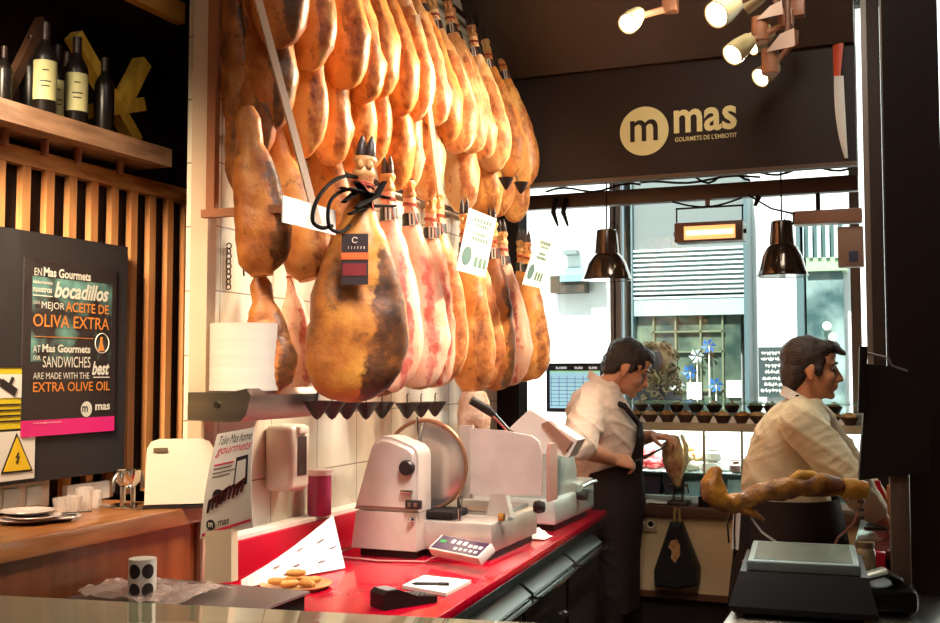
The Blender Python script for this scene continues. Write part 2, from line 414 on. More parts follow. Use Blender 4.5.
# awning and opening at the pale left part
a = at(553, 272, Y=FY-0.3); b = at(583, 268, Y=FY-0.3)
MB().prism([(0, 0), (0.0, 0.10), (0.22, 0.0), (0.22, -0.06)], a.x-0.05, b.x+0.05, Matrix(((0, 0, 1, 0), (-1, 0, 0, FY+0.29), (0, 1, 0, a.z), (0, 0, 0, 1)))).build('awning', mat('teal_awning', (120, 150, 150), 0.7), bl)
fb(550, 276, 584, 292, 0.1, 0.28, 'shop_window', mat('hatch_dark', (36, 36, 32), 0.5, col2=(84, 62, 42), scale=6))
fb(562, 250, 576, 254, 0.15, 0.28, 'window_vent', mat('vent_grey', (120, 130, 130), 0.6))
# pinwheels stuck along the shop window, each with its own stick
PWB = mat('pinwheel_blue', (30, 92, 170), 0.4); PWW = mat('pinwheel_white', (190, 196, 200), 0.4)
pws = [(709, 346, PWB, 'upper blue pinwheel in the shop window across the street'), (690, 372, PWB, 'middle blue pinwheel beside a white card in the shop window'),
       (716, 385, PWB, 'lower blue pinwheel in front of a white card in the shop window'), (697, 356, PWW, 'white pinwheel between blue ones in the shop window'),
       (678, 386, PWW, 'low white pinwheel behind the curly haired woman')]
for x, y, mm, lb in pws:
    c = at(x, y, Y=FY-0.03)
    t = thing('pinwheel', (c.x, FY-0.03, c.z), lb, 'pinwheel', 'pinwheels in the shop window across the street')
    q = MB()
    for k in range(6):
        a = k*PI/3
        q.rings([[V((0.01*math.cos(a), -0.01, 0.01*math.sin(a))), V((0.072*math.cos(a), -0.02, 0.072*math.sin(a))), V((0.05*math.cos(a+0.7), -0.035, 0.05*math.sin(a+0.7)))],
                 [V((0.01*math.cos(a), -0.006, 0.01*math.sin(a))), V((0.072*math.cos(a), -0.016, 0.072*math.sin(a))), V((0.05*math.cos(a+0.7), -0.031, 0.05*math.sin(a+0.7)))]])
    q.build('sails', mm, t, world=False)
    MB().cyl((0, 0, 0), (0, 0, -0.45), 0.006, n=8).build('stick', WHITEPL, t, world=False)
for x, y, lb in ((693, 391, 'small white card propped in the shop window below a blue pinwheel'), (733, 389, 'small white card at the jamb end of the shop window')):
    c = at(x, y, Y=FY-0.08)
    o = MB().box(c.x-0.065, c.x+0.065, FY-0.02, FY+0.0, c.z-0.075, c.z+0.075).build('window_card', WHITEP)
    tag(o, lb, 'card', 'white cards in the shop window')
# chalkboard
c0 = at(759, 397, Y=FY-0.02); c1 = at(787, 347, Y=FY-0.02)
t = thing('chalkboard', ((c0.x+c1.x)/2, FY, c0.z), 'dark chalkboard with white handwriting on the pale wall across the street', 'chalkboard')
MB().box(c0.x, c1.x, FY-0.02, FY+0.01, c0.z, c1.z).build('board', mat('slate', (44, 58, 60), 0.7), t)
q = MB(); rr = random.Random(3); W = c1.x-c0.x; H = c1.z-c0.z
for k in range(7):
    z = c1.z-H*(0.12+0.125*k); x = c0.x+W*rr.uniform(0.08, 0.25)
    while x < c1.x-W*rr.uniform(0.1, 0.3):
        l = W*rr.uniform(0.07, 0.2); pts = []
        for i in range(7): pts.append((x+l*i/6, FY-0.022, z+H*0.03*math.sin(i*2.3+k)*rr.uniform(0.7, 1.6)))
        q.tube(pts, 0.0055, 6); x += l+W*0.05
q.build('chalk_writing', WHITEP, t)
# woman with curly hair in the street
c = at(655, 376, Y=7.3)
t = thing('person', (c.x, 7.3, -0.1), 'person with curly blonde hair and a dark coat outside the window', 'person')
q = MB()
q.rings([[V((c.x+rx*math.cos(2*PI*j/24), 7.3+ry*math.sin(2*PI*j/24), z)) for j in range(24)] for z, rx, ry in
         ((-0.1, .16, .11), (0.3, .2, .14), (0.85, .2, .14), (1.05, .17, .13), (1.25, .2, .13), (1.36, .2, .12), (1.42, .12, .09), (1.45, .06, .06), (1.52, .055, .06))])
q.ell((c.x, 7.28, 1.6), (.08, .1, .115), u=24, v=16); q.ell((c.x+0.0, 7.18, 1.58), (.012, .02, .02))
for sx in (-1, 1): q.tube([(c.x+sx*.2, 7.3, 1.36), (c.x+sx*.25, 7.3, 1.08), (c.x+sx*.22, 7.22, .85)], [.055, .045, .04], 12)
q.build('body', mat('dark_coat', (58, 56, 62), 0.8), t)
q = MB(); rr = random.Random(5)
for k in range(230):
    a = rr.uniform(0, 2*PI); h = rr.uniform(-.24, .15); R = (.15 if h > 0 else .15-h*.12)*math.sqrt(max(0.05, 1-(h/.165)**2 if h > 0 else 1))*rr.uniform(.82, 1.05)
    q.torus((c.x+R*math.cos(a), 7.33+R*.9*math.sin(a), 1.6+h), (rr.uniform(-1, 1), rr.uniform(-1, 1), rr.uniform(-1, 1)), rr.uniform(.014, .024), .007, 10, 5)
q.ell((c.x, 7.34, 1.58), (.14, .12, .18))
q.build('hair', mat('curly_hair', (150, 128, 84), 0.6, col2=(92, 74, 44), scale=20), t)

# ================================================================== BAR ON THE LEFT
SX = -2.3; KS = SX/-2.6
t = thing('slat_screen', (SX, 2.1, 1.16), 'screen of upright oak slats on dark backing behind the bar', 'slat screen')
MB().box(SX-0.06, SX-0.03, 0.9, 3.3, 1.16, 2.20).build('backing', mat('screen_backing', (50, 36, 32), 0.8, spec=0.15), t)
q = MB()
for k in range(-13, 10):
    y = (2.621+0.1045*k)*KS
    q.box(SX-0.022, SX, y-0.0155, y+0.0155, 1.16, 2.15)
q.build('slats', WOODV, t)
MB().box(SX-0.03, SX+0.004, 0.9, 3.15, 2.138, 2.187).build('top_rail', WOOD, t)
# shelf above
t = thing('wall_shelf', (-2.3, 2.0, 2.22), 'long brown wooden shelf with dark bottles above the slat screen', 'shelf')
zt = at(0, 97, X=-2.2).z; zl = at(0, 119, X=-2.2).z
MB().box(-2.6, -2.2, 0.9, at(172, 150, X=-2.2).y, zl, zt).build('board', SHELFW, t)
for px_ in (5, 45, 78, 120):
    c = at(px_, 131+(px_-5)*0.27, X=-2.27)
    MB().cyl((c.x, c.y, zl), (c.x, c.y, 2.17), 0.011, n=14).build('peg', mat('copper_peg', (170, 112, 86), 0.4, 0.4), t)
MB().box(-2.64, -2.6, 0.9, 3.3, zt, 3.5).build('back_panel', W_DARK, t)
struct(MB().box(-2.64, WX-0.11, 3.3, 3.34, 0, 3.5).build('trim_9', W_DARK))
c = at(185, 24, X=-2.2)
o = MB().box(-2.235, -2.2, 1.2, c.y, c.z, c.z+0.07).build('ceiling_batten', mat('batten', (220, 160, 74), 0.4, col2=(196, 134, 58), scale=5, stretch=(4, .8, 4)))
tag(o, 'pale wooden batten hanging above the bottle shelf', 'batten')
struct(MB().box(-2.6, -2.2, 0.9, 3.3, c.z+0.07, c.z+0.11).build('trim_10', W_DARK))
# X shaped wine rack
RX = SX-.04
t = thing('wine_rack', (RX, 3.0, zt), 'crossed yellow wooden boards of a wine rack on the shelf', 'wine rack')
def plank(x0, y0, x1, y1, w, X=RX, d=0.16, name='board', m=YELLOWW, off=0):
    a = at(x0, y0, X=X); b = at(x1, y1, X=X); d_ = (b-a); n_ = V((0, -d_.z, d_.y)).normalized()*w/2
    return MB().rings([[a-n_+V((off, 0, 0)), b-n_+V((off, 0, 0)), b+n_+V((off, 0, 0)), a+n_+V((off, 0, 0))], [a-n_+V((off-d, 0, 0)), b-n_+V((off-d, 0, 0)), b+n_+V((off-d, 0, 0)), a+n_+V((off-d, 0, 0))]]).build(name, m, t)
plank(79, 34, 140, 141, 0.042, d=0.045)
plank(86, 34, 124, 100, 0.05, d=0.02, off=-.05, name='side_board')
plank(124, 104, 145, 62, 0.045, d=0.05, off=0.012)
plank(79, 113, 144, 104, 0.045, d=0.05, off=0.006)
plank(8, 98, 46, 20, 0.03, m=mat('brown_board', (84, 56, 38), 0.6), d=0.03)
# wine bottles
BG = mat('bottle_glass', (22, 17, 15), 0.3, spec=0.3); LBL = mat('cream_label', (186, 182, 132), 0.65); CAPS = mat('bottle_capsule', (46, 28, 25), 0.4)
def bottle(loc, label, lab=True, h=0.30, yaw=0.0, tilt=None, cap=CAPS):
    h *= KS
    t = thing('wine_bottle', loc, label, 'wine bottle', 'wine bottles on the shelf')
    k = h/0.30
    MB().lathe([(0, 0.003), (.034*k, 0), (.0375*k, .008), (.0375*k, .185*k), (.033*k, .205*k), (.016*k, .235*k), (.0135*k, .25*k), (.0135*k, .298*k), (0, .3*k)], n=28).build('glass_body', BG, t, world=False)
    MB().lathe([(.0139*k, .245*k), (.0146*k, .25*k), (.0146*k, .301*k), (0, .303*k)], n=20).build('capsule', cap, t, world=False)
    if lab:
        q = MB(); r = .0380*k; n = 14
        q.grid(lambda u, v: (r*math.cos(yaw+(u-.5)*2.3), r*math.sin(yaw+(u-.5)*2.3), .05*k+v*.125*k), n, 2, 0.0006)
        l = q.build('label', LBL, t, world=False)
        q = MB(); r2 = .0386*k
        for z, w in ((.14, .5), (.105, .9), (.09, .7)):
            q.grid(lambda u, v: (r2*math.cos(yaw+(u-.5)*w), r2*math.sin(yaw+(u-.5)*w), z*k+v*.004), 6, 1, 0.0004)
        q.build('print', INK, l, world=False)
    if tilt: t.rotation_euler = tilt
    return t
cy = -0.75
def shelf_at(px_, X): 
    X = X*KS; p = at(px_, 110, X=X); return V((X, p.y, zt+0.001))
bottle(shelf_at(30, -2.66), 'dark unlabelled bottle next to the first labelled wine bottle on the shelf', False, 0.29)
bottle(shelf_at(44, -2.56), 'wine bottle with full cream label beside the dark unlabelled one', True, 0.31, cy)
bottle(shelf_at(56, -2.70), 'wine bottle half hidden between two cream labelled bottles', True, 0.31, cy)
bottle(shelf_at(66, -2.68), 'slim dark bottle between the cream labelled bottles', False, 0.29)
bottle(shelf_at(76, -2.57), 'wine bottle with cream label beside the crossed yellow boards', True, 0.31, cy)
bottle(shelf_at(104, -2.555), 'dark bottle standing in front of the crossed yellow boards', False, 0.27)
bottle(shelf_at(3, -2.60), 'short dark bottle at the far end of the shelf from the yellow boards', False, 0.2)

# dark notice panel with poster and warning signs
PXn = SX+.035
pa = at(128, 247, X=PXn); pb = at(128, 470, X=PXn)
o = MB().box(SX+.005, PXn, 1.3, pa.y, pb.z, pa.z).build('notice_panel', mat('anthracite_panel', (50, 46, 48), 0.55, spec=.3))
tag(o, 'plain dark grey panel fixed to the slat screen behind the bar', 'panel')
PP = PXn+0.006
def yz(px_, py_, X): p = at(px_, py_, X=X); return p.y, p.z
y0, z1 = yz(25, 257, PP); y1, _ = yz(117, 266, PP); _, z0 = yz(28, 437, PP)
t = thing('poster', (PXn, (y0+y1)/2, z0), 'black poster about bocadillos and olive oil with a pink stripe', 'poster')
MB().box(PXn, PP, y0, y1, z0, z1).build('sheet', mat('poster_black', (46, 38, 40), 0.45), t)
MB().box(PP, PP+.001, y0, y1, z0, z0+0.045).build('stripe', MAGENTA, t)
SM = mat('poster_chalk_smudge', (46, 38, 40), 0.5, col2=(120, 176, 168), scale=8, contrast=(0.46, 0.66))
MB().box(PP, PP+.0006, y0+.03, y1-.02, z0+(z1-z0)*.42, z1-(z1-z0)*.1).build('chalk_smudge', SM, t)
def cx(x, y): return 20+x/3.28, 250+y/3.28
def ptext(q, s, x0, yt, x1, yb, X=PP+.0012, bold=0.0, shear=0.0, conv=cx):
    a = at(*conv(x0, yb), X=X); b = at(*conv(x1, yb), X=X); c_ = at(*conv(x0, yt), X=X)
    q.text(s, (X, a.y, a.z), (0, b.y-a.y, 0), (0, 0, c_.z-a.z), t=0.0008, bold=bold, shear=shear)
PWH = mat('poster_white', (228, 226, 214), 0.5); q = TS(PWH, t)
ptext(q, 'EN', 47, 58, 71, 82)
ptext(q, 'Mas Gourmets', 77, 55, 232, 86, bold=.03)
ptext(q, 'nuestros', 42, 118, 104, 136, bold=.02)
ptext(q, 'elaboramos', 42, 96, 106, 108, bold=.02)
ptext(q, 'bocadillos', 112, 102, 290, 156, bold=.03, shear=.3)
ptext(q, 'CON EL', 42, 165, 66, 176)
ptext(q, 'MEJOR', 70, 168, 145, 198)
ptext(q, 'AT', 42, 312, 66, 336)
ptext(q, 'Mas Gourmets', 72, 308, 230, 335, bold=.03)
ptext(q, 'OUR', 42, 346, 66, 360, bold=.02)
ptext(q, 'SANDWICHES', 74, 348, 230, 385)
ptext(q, 'best', 235, 365, 292, 410, bold=.03, shear=.3)
ptext(q, 'ARE MADE WITH THE', 42, 402, 226, 424)
ptext(q, 'mas', 246, 506, 294, 526, bold=.03)
ptext(q, 'www.masgourmets.com', 42, 566, 135, 573)
for x0, x1, yy in ((42, 105, 148), (240, 292, 418)):
    a = at(*cx(x0, yy), X=PP); b = at(*cx(x1, yy), X=PP); q.box(PP+.001, PP+.002, a.y, b.y, a.z-.001, a.z+.002)
c = at(*cx(268, 306), X=PP); MB().torus((PP+.0015, c.y, c.z), (1, 0, 0), .030, .0014, 28, 5).build('icon_ring', PWH, t)
c = at(*cx(217, 522), X=PP); MB().disc((PP+.001, c.y, c.z), (1, 0, 0), .023, .0008).build('logo_disc', PWH, t)
q = TS(ORANGEP, t)
ptext(q, 'ACEITE DE', 149, 170, 290, 202, bold=.01)
ptext(q, 'OLIVA EXTRA', 42, 208, 292, 250, bold=.005)
ptext(q, 'EXTRA OLIVE OIL', 42, 434, 294, 466, bold=.005)
a = at(*cx(42, 283), X=PP); b = at(*cx(240, 283), X=PP); q.box(PP+.001, PP+.002, a.y, b.y, a.z-.0008, a.z+.0008)
q = MB()
c = at(*cx(266, 308), X=PP); MQ = Matrix(((0, 0, 1, PP), (1, 0, 0, c.y), (0, 1, 0, c.z), (0, 0, 0, 1)))
q.prism([(-.014, -.021), (.014, -.021), (.0045, .002), (.0045, .021), (-.0045, .021), (-.0045, .002)], .001, .002, MQ)
q.build('oil_bottle_icon', ORANGEP, t)
q = MB(); a = at(*cx(203, 532), X=PP+.002); q.text('m', (PP+.002, a.y, a.z), (0, .024, 0), (0, 0, .018), t=.0006, bold=.02); q.build('logo_letter', INK, t)
# yellow camera sign
y1, z1 = yz(30, 367, PP); _, z0 = yz(29, 428, PP)
t = thing('camera_warning_sign', (PXn, y1-.09, z0), 'yellow sign with a security camera picture above the electric warning', 'sign')
MB().box(PXn, PP-.002, y1-.19, y1, z0, z1).build('plate', mat('sign_yellow', (226, 200, 40), 0.4), t)
MB().box(PP-.002, PP-.0008, y1-.14, y1-.02, z0+.085, z0+.15).build('picture_field', WHITEP, t)
q = MB(); Mq = Matrix.Translation((PP, y1-.075, z0+.115)) @ Matrix.Rotation(-.5, 4, 'X')
q.box(-.0008, .001, -.03, .03, -.012, .01, Mq); q.box(-.0008, .001, -.042, -.03, -.006, .006, Mq); q.box(-.0008, .001, -.005, .005, .01, .03, Mq)
q.build('camera_icon', INK, t); q = MB()
for zz in (.02, .035, .05, .065, .168): q.box(PP-.0015, PP-.0005, y1-.15, y1-.03, z0+zz, z0+zz+.004)
q.build('printed_lines', INK, t)
# electric shock sign
y1, z1 = yz(36, 430, PP); _, z0 = yz(35, 478, PP)
y0s, _ = yz(-3, 430, PP)
t = thing('electric_warning_sign', (PXn, y1-.09, z0), 'white sign with yellow triangle and black lightning bolt', 'sign')
MB().box(PXn, PP-.002, y0s-.03, y1, z0, z1).build('plate', WHITEP, t)
def tri(px_, py_): p = at(px_, py_, X=PP); return (p.y, p.z)
MQ = Matrix(((0, 0, 1, PP), (1, 0, 0, 0), (0, 1, 0, 0), (0, 0, 0, 1)))
A, B_, C_ = tri(17, 433), tri(33, 471), tri(1, 474)
MB().prism([A, B_, C_], -.002, 0, MQ).build('triangle_border', INK, t)
g = ((A[0]+B_[0]+C_[0])/3, (A[1]+B_[1]+C_[1])/3)
sh = [(g[0]+(p[0]-g[0])*.86, g[1]+(p[1]-g[1])*.86) for p in (A, B_, C_)]
MB().prism(sh, 0, .0008, MQ).build('triangle', mat('warning_yellow', (248, 204, 40), 0.4), t)
u = .0042
bolt = [(0.4, 9), (-2.6, 1), (0.2, 1.6), (-1.2, -5), (-2.4, -4.4), (-0.4, -9), (1.6, -4), (0.4, -4.6), (2.8, 3.4), (0.2, 2.8), (2, 9)]
MB().prism([(g[0]+x*u*.75, g[1]+.002+z*u*.42) for x, z in bolt], .0008, .0016, MQ).build('lightning_bolt', INK, t)
# bar
BX = -1.95; BZ = 1.157; BY1 = 2.66
t = thing('bar_counter', ((SX+BX)/2, 2.0, 0), 'long oak topped bar with brown veneered front against the slat screen', 'bar counter')
MB().box(SX, BX+.02, 0.9, BY1, BZ-.05, BZ, bev=.006).build('top', BARTOP, t)
MB().box(SX+.05, BX-.01, 0.9, BY1, 0, BZ-.05).build('front_panel', VENEER, t)
MB().box(BX-.03, BX+.004, BY1, BY1+.012, 0, BZ-.05).build('end_trim', mat('dark_wood_trim', (96, 58, 36), 0.4), t)
# wall strip with switches and white card under the panel
o = thing('light_switch', (SX, 2.0, 1.2), 'white double light switch plate under the warning sign', 'light switch')
a = at(-5, 510, X=SX+.02); b = at(52, 480, X=SX+.02); zb_ = 1.165
MB().box(SX, SX+.012, a.y, b.y, zb_, pb.z-.002, bev=.003).build('plate', WHITEPL, o)
for xx in (12, 35):
    c = at(xx, 497, X=SX+.02); MB().box(SX+.012, SX+.02, c.y-.028, c.y+.028, zb_+.008, pb.z-.012, bev=.003).build('rocker', mat('switch_grey', (196, 204, 198), 0.3), o)
a = at(70, 500, X=SX+.03); b = at(112, 490, X=SX+.03)
o = MB().box(SX, SX+.02, a.y, b.y, 1.162, 1.215).build('blank_sign', WHITEPL); tag(o, 'narrow blank white sign on the wall behind the glasses on the bar', 'sign')
# things on the bar
def onbar(px_, X): return V((X, at(px_, 500, X=X).y, BZ+.0005))
p = onbar(128, -2.09)
t = thing('metal_squeezer', p, 'shiny metal squeezer with curved handles standing on the bar', 'squeezer')
MB().box(-.07, .07, -.045, .045, 0, .006, bev=.003).build('base_plate', CHROME, t, world=False)
for dy in (-.022, .022): MB().cyl((0, dy, .006), (0, dy, .062), .008, n=12).build('leg', CHROME, t, world=False)
MB().lathe([(0, .055), (.02, .058), (.034, .075), (.036, .108), (.033, .108), (.03, .078), (0, .066)]).build('cup', CHROME, t, world=False)
for sy in (-1, 1): MB().tube([(0, sy*.03, .075), (0, sy*.05, .1), (0, sy*.062, .085), (0, sy*.066, .05)], [.007, .007, .006, .005], 10).build('handle', STEEL, t, world=False)
p = V((-1.968, 2.60, BZ+.0005))
t = thing('napkin_dispenser', p, 'cream rounded napkin dispenser leaning at the end of the bar', 'napkin dispenser')
MR = Matrix.Rotation(math.radians(36), 4, 'Z') @ Matrix.Rotation(math.radians(-7), 4, 'X')
rp = [(-.098, .006), (.098, .006), (.094, .165), (.082, .186), (.06, .194), (-.06, .194), (-.082, .186), (-.094, .165)]
MB().prism(rp, -.045, .045, MR @ Matrix(((1, 0, 0, 0), (0, 0, 1, 0), (0, 1, 0, 0), (0, 0, 0, 1)))).build('case', mat('cream_steel', (224, 204, 180), 0.4), t, world=False)
MB().box(-.10, .10, -.052, .052, 0, .008, Matrix.Rotation(math.radians(36), 4, 'Z')).build('base', BLACKP, t, world=False)
MB().box(-.075, -.035, -.049, -.044, .155, .168, MR).build('emblem_plate', mat('dull_brass', (120, 100, 76), 0.4, .6), t, world=False)
# glasses and saucers
GLS = mat('thin_glass', (226, 210, 200), .1, alpha=.35)
for i, (px_, X, h) in enumerate(((62, -2.16, .045), (73, -2.13, .05), (84, -2.13, .07), (94, -2.17, .05))):
    t = thing('small_glass', onbar(px_, X), ('low clear glass next to the saucers on the bar', 'second clear glass out from the saucers on the bar', 'tallest clear glass of those on the bar', 'clear glass of the bar standing next to the metal squeezer')[i], 'glass', 'small glasses on the bar')
    MB().lathe([(0, .0), (.02, 0), (.026, h), (.0235, h), (.018, .006), (0, .006)], n=24).build('cup', GLS, t, world=False)
CER = mat('pale_ceramic', (214, 198, 190), 0.2, col2=(198, 180, 174), scale=8)
for i, (px_, X, z, r) in enumerate(((30, -2.12, 0, .075), (34, -2.10, .009, .07), (27, -2.14, .018, .068), (58, -2.08, 0, .06))):
    p = onbar(px_, X); p.z += z
    o = MB().lathe([(0, 0), (r*.55, 0), (r, .011), (r*.98, .013), (r*.5, .005), (0, .005)], n=36).build('saucer', CER, base=False); o.location = p
    tag(o, ('bottom saucer of the stack on the bar', 'middle saucer of the stack on the bar', 'top saucer of the stack on the bar', 'single saucer lying beside the stack on the bar')[i], 'saucer', 'saucers on the bar')
p = onbar(50, -2.1)
for i, (dy, a) in enumerate(((-.02, .3), (.03, .9))):
    o = MB().tube([V((-.07*math.cos(a), -.07*math.sin(a), .003)), V((.05*math.cos(a), .05*math.sin(a), .003))], [.003, .003], 8).build('spoon', CHROME, base=False)
    o.location = p+V((.03, dy+.02, .012)); tag(o, ('steel spoon lying across the single saucer', 'steel spoon on the bar next to the glasses')[i], 'spoon', 'spoons on the bar')

# ================================================================== NEAR DISPLAY CASE
ga = at(0, 595, Z=1.06); gb = at(400, 615.5, Z=1.06)
GYE = (ga.y+gb.y)/2
t = thing('display_case', (-1.2, GYE-.3, 0), 'low glass topped serving case in front of the bar', 'display case')
CT = mat('case_glass_top', (226, 224, 184), 0.03, spec=0.9, coat=1.0)
ang = math.atan2(gb.y-ga.y, gb.x-ga.x)
MR = Matrix.Translation((gb.x, gb.y, 0)) @ Matrix.Rotation(ang, 4, 'Z')
MB().box(-1.0, .35, -.55, 0, 1.042, 1.06, MR, bev=.003).build('glass_top', CT, t)
MB().box(-.98, .33, -.53, -.02, 0, 1.042, MR).build('body', STEELD, t)
# ================================================================== HAMS
HG = ham_mat('ham_golden', (244, 184, 106), (224, 142, 66), (170, 88, 38), (118, 60, 30), lean=((232, 176, 104), (190, 116, 60), (112, 60, 32)))
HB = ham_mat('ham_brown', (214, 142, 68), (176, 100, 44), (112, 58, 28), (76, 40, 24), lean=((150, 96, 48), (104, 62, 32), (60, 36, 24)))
HP = ham_mat('ham_pale', (252, 212, 160), (240, 176, 112), (206, 124, 72), (170, 84, 50), fat=(250, 208, 170), lean=((236, 180, 116), (200, 120, 70), (126, 66, 40)))
HK = ham_mat('ham_pink', (246, 202, 172), (236, 172, 138), (212, 134, 102), (196, 96, 80), fat=(244, 202, 176), lean=((238, 170, 146), (210, 112, 94), (164, 72, 60)))
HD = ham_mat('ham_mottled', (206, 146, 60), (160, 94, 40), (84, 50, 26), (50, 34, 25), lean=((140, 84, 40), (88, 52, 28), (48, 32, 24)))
HOOF = mat('hoof', (58, 42, 36), 0.4); BAND = mat('black_band', (44, 34, 32), 0.45); BUCK = mat('white_buckle', (226, 216, 204), 0.4)
SHANK = ham_mat('ham_shank', (236, 190, 120), (208, 140, 84), (140, 78, 46), (90, 46, 30))
CORD = mat('red_cord', (176, 70, 50), 0.7)
HLEN = 0.78
PRX = [(0, .026), (.05, .03), (.10, .028), (.16, .028), (.22, .034), (.29, .050), (.37, .076), (.48, .096), (.62, .112), (.76, .122), (.86, .118), (.93, .100), (.97, .074), (.99, .046), (1.0, .006)]
PRY = [(0, .024), (.05, .028), (.10, .026), (.16, .027), (.22, .033), (.30, .045), (.40, .060), (.52, .070), (.64, .076), (.76, .08), (.86, .077), (.93, .064), (.97, .046), (.99, .03), (1.0, .004)]
PCX = [(0, 0), (.2, 0), (.35, .004), (.55, .014), (.75, .016), (.9, .006), (1, -.004)]
def ham_body(seed, wx=1.0, wy=1.0, rough=1.0, shift=0.0, lw=1.0, blunt=0.0):
    rr = random.Random(seed); o = V((rr.uniform(0, 50), rr.uniform(0, 50), rr.uniform(0, 50)))
    rs = []; n = 30; m = 30
    S = [i/m for i in range(m-3)]+[.93, .96, .98, .993, 1.0]
    for s in S:
        if s < .10: continue
        rx = lerp_tab(PRX, s); ry = lerp_tab(PRY, s); bl_k = blunt*min(1, max(0, (s-.09)/.07))**.5; rx = max(rx, bl_k); ry = max(ry, bl_k*.75); cxx = lerp_tab(PCX, s)
        k = min(1, max(0, (s-.25)/.3)); rx *= 1+(wx-1)*k; ry *= 1+(wy-1)*k
        cxx += shift*max(0, s-.3)
        ring = []
        for j in range(n):
            a = 2*PI*j/n
            sx = math.copysign(abs(math.cos(a))**.85, math.cos(a)); sy = math.copysign(abs(math.sin(a))**.85, math.sin(a))
            p = V((cxx+rx*sx, ry*sy, -s*HLEN))
            f = noise.noise(p*7+o)*.010*k+noise.noise(p*19+o)*.0045*rough*(.4+k)+noise.noise(p*40+o)*.0016*rough
            f += .010*rough*k*max(0, noise.noise(p*11+o*1.7)-.1)*(1 if s > .6 else .4)
            d = V((sx*ry, sy*rx, 0)); d = d.normalized() if d.length > 1e-6 else V((0, 0, 1))
            ring.append(p+d*f*min(1, rx/.03))
        rs.append(ring)
    me = MB().rings(rs).mesh('ham_body', 60)
    lo = rr.uniform(-1.5, -1.1); hi = lo+rr.uniform(.75, 1.1)*lw
    la = me.attributes.new('lean', 'FLOAT', 'POINT')
    for vi, v in enumerate(me.vertices):
        c = v.co; s_ = -c.z/HLEN; a = math.atan2(c.y/.62, c.x-.015)+.35*noise.noise(c*8+o)
        e = min(a-lo, hi-a)/.35; e = min(e, (s_-.40)/.06, (.985-s_)/.03)
        la.data[vi].value = max(0, min(1, .5+.5*e))
    return me
def hoof_mesh():
    q = MB()
    for sx in (-1, 1):
        q.rings([[V((sx*.013+x*r, y*r*1.1, z)) for x, y in [(math.cos(2*PI*j/12), math.sin(2*PI*j/12)) for j in range(12)]] for z, r in ((-.045, .014), (-.02, .016), (.01, .012), (.035, .003))])
    return q.mesh('hoof')
def trot_mesh():
    q = MB(); rs = []
    for i in range(9):
        s = .045+i*.012; z = -(s-.0)*HLEN*.9; r = .029+.004*math.sin(i*1.3)
        rs.append([V((r*math.cos(2*PI*j/16)*(1.05 if i < 3 else 1), r*.95*math.sin(2*PI*j/16), z)) for j in range(16)])
    q.rings(rs); q.ell((.012, -.026, -.06), (.01, .01, .016), u=10, v=6); q.ell((-.012, -.026, -.06), (.01, .01, .016), u=10, v=6)
    return q.mesh('trotter')
def band_mesh():
    q = MB(); rs = []
    for z, r in ((-.15, .033), (-.15, .037), (-.195, .041), (-.195, .036)):
        rs.append([V((r*math.cos(2*PI*j/24), r*math.sin(2*PI*j/24), z)) for j in range(24)])
    q.rings(rs, cap=False, closed=True)
    return q.mesh('band')
def buckle_mesh():
    q = MB()
    for w in (0,):
        q.box(-.004, .004, -.046, -.038, -.197, -.148); q.box(.012, .02, -.043, -.035, -.197, -.148); q.box(-.004, .02, -.046, -.037, -.152, -.148); q.box(-.004, .02, -.046, -.039, -.197, -.193)
    return q.mesh('buckle')
def cord_mesh():
    q = MB()
    for z, r in ((-.115, .031), (-.121, .031), (-.213, .034)): q.torus((0, 0, z), (.1, .05, 1), r, .0028, 24, 6)
    q.tube([(.0, -.03, -.117), (.02, -.04, -.15), (.035, -.035, -.2)], .0022, 6)
    return q.mesh('cord')
HM = {'hoof': hoof_mesh(), 'trotter': trot_mesh(), 'band': band_mesh(), 'buckle': buckle_mesh(), 'cord': cord_mesh()}
HM['hoof'].materials.append(HOOF); HM['trotter'].materials.append(SHANK); HM['band'].materials.append(BAND); HM['buckle'].materials.append(BUCK); HM['cord'].materials.append(CORD)
BODY = {}
def body_for(mt, var):
    k = (mt.name, var)
    if k not in BODY:
        prm = [(11, 1, 1, 1, 0), (23, .92, 1.1, 1.5, .02), (37, 1.05, .9, .8, -.02), (41, .86, 1.0, 2.2, .0), (57, 1.12, .95, 1.0, .02), (71, .95, 1.0, 1.3, .01)][var]
        me = ham_body(*prm, lw=.42 if mt is HK else 1.0, blunt=.052 if var == 5 else 0); me.materials.append(mt); BODY[k] = me
    return BODY[k]
def child(name, me, parent):
    o = bpy.data.objects.new(name, me); COL.objects.link(o); o.parent = parent; return o
def ham(bottom, top_dir, L, w, rz, mt, var, label, group, band=True, hoof=True):
    d = V(top_dir).normalized(); k = L/HLEN
    x = V((math.cos(rz), math.sin(rz), 0)); y = d.cross(x).normalized(); x = y.cross(d)
    R = Matrix((x, y, d)).transposed().to_4x4()
    t = thing('cured_ham', (0, 0, 0), label, 'ham', group)
    t.matrix_basis = Matrix.Translation(V(bottom)+d*L) @ R @ Matrix.Diagonal((k*w, k*w, k, 1))
    child('ham_body', body_for(mt, var), t)
    if hoof: child('trotter', HM['trotter'], t); child('hoof', HM['hoof'], t)
    if var != 5: child('cord', HM['cord'], t)
    if band:
        b = child('band', HM['band'], t); child('buckle', HM['buckle'], b)
    return t
ORD = ['first', 'second', 'third', 'fourth', 'fifth', 'sixth', 'seventh', 'eighth', 'ninth', 'tenth', 'eleventh', 'twelfth', 'thirteenth', 'fourteenth', 'fifteenth']
rr = random.Random(21)
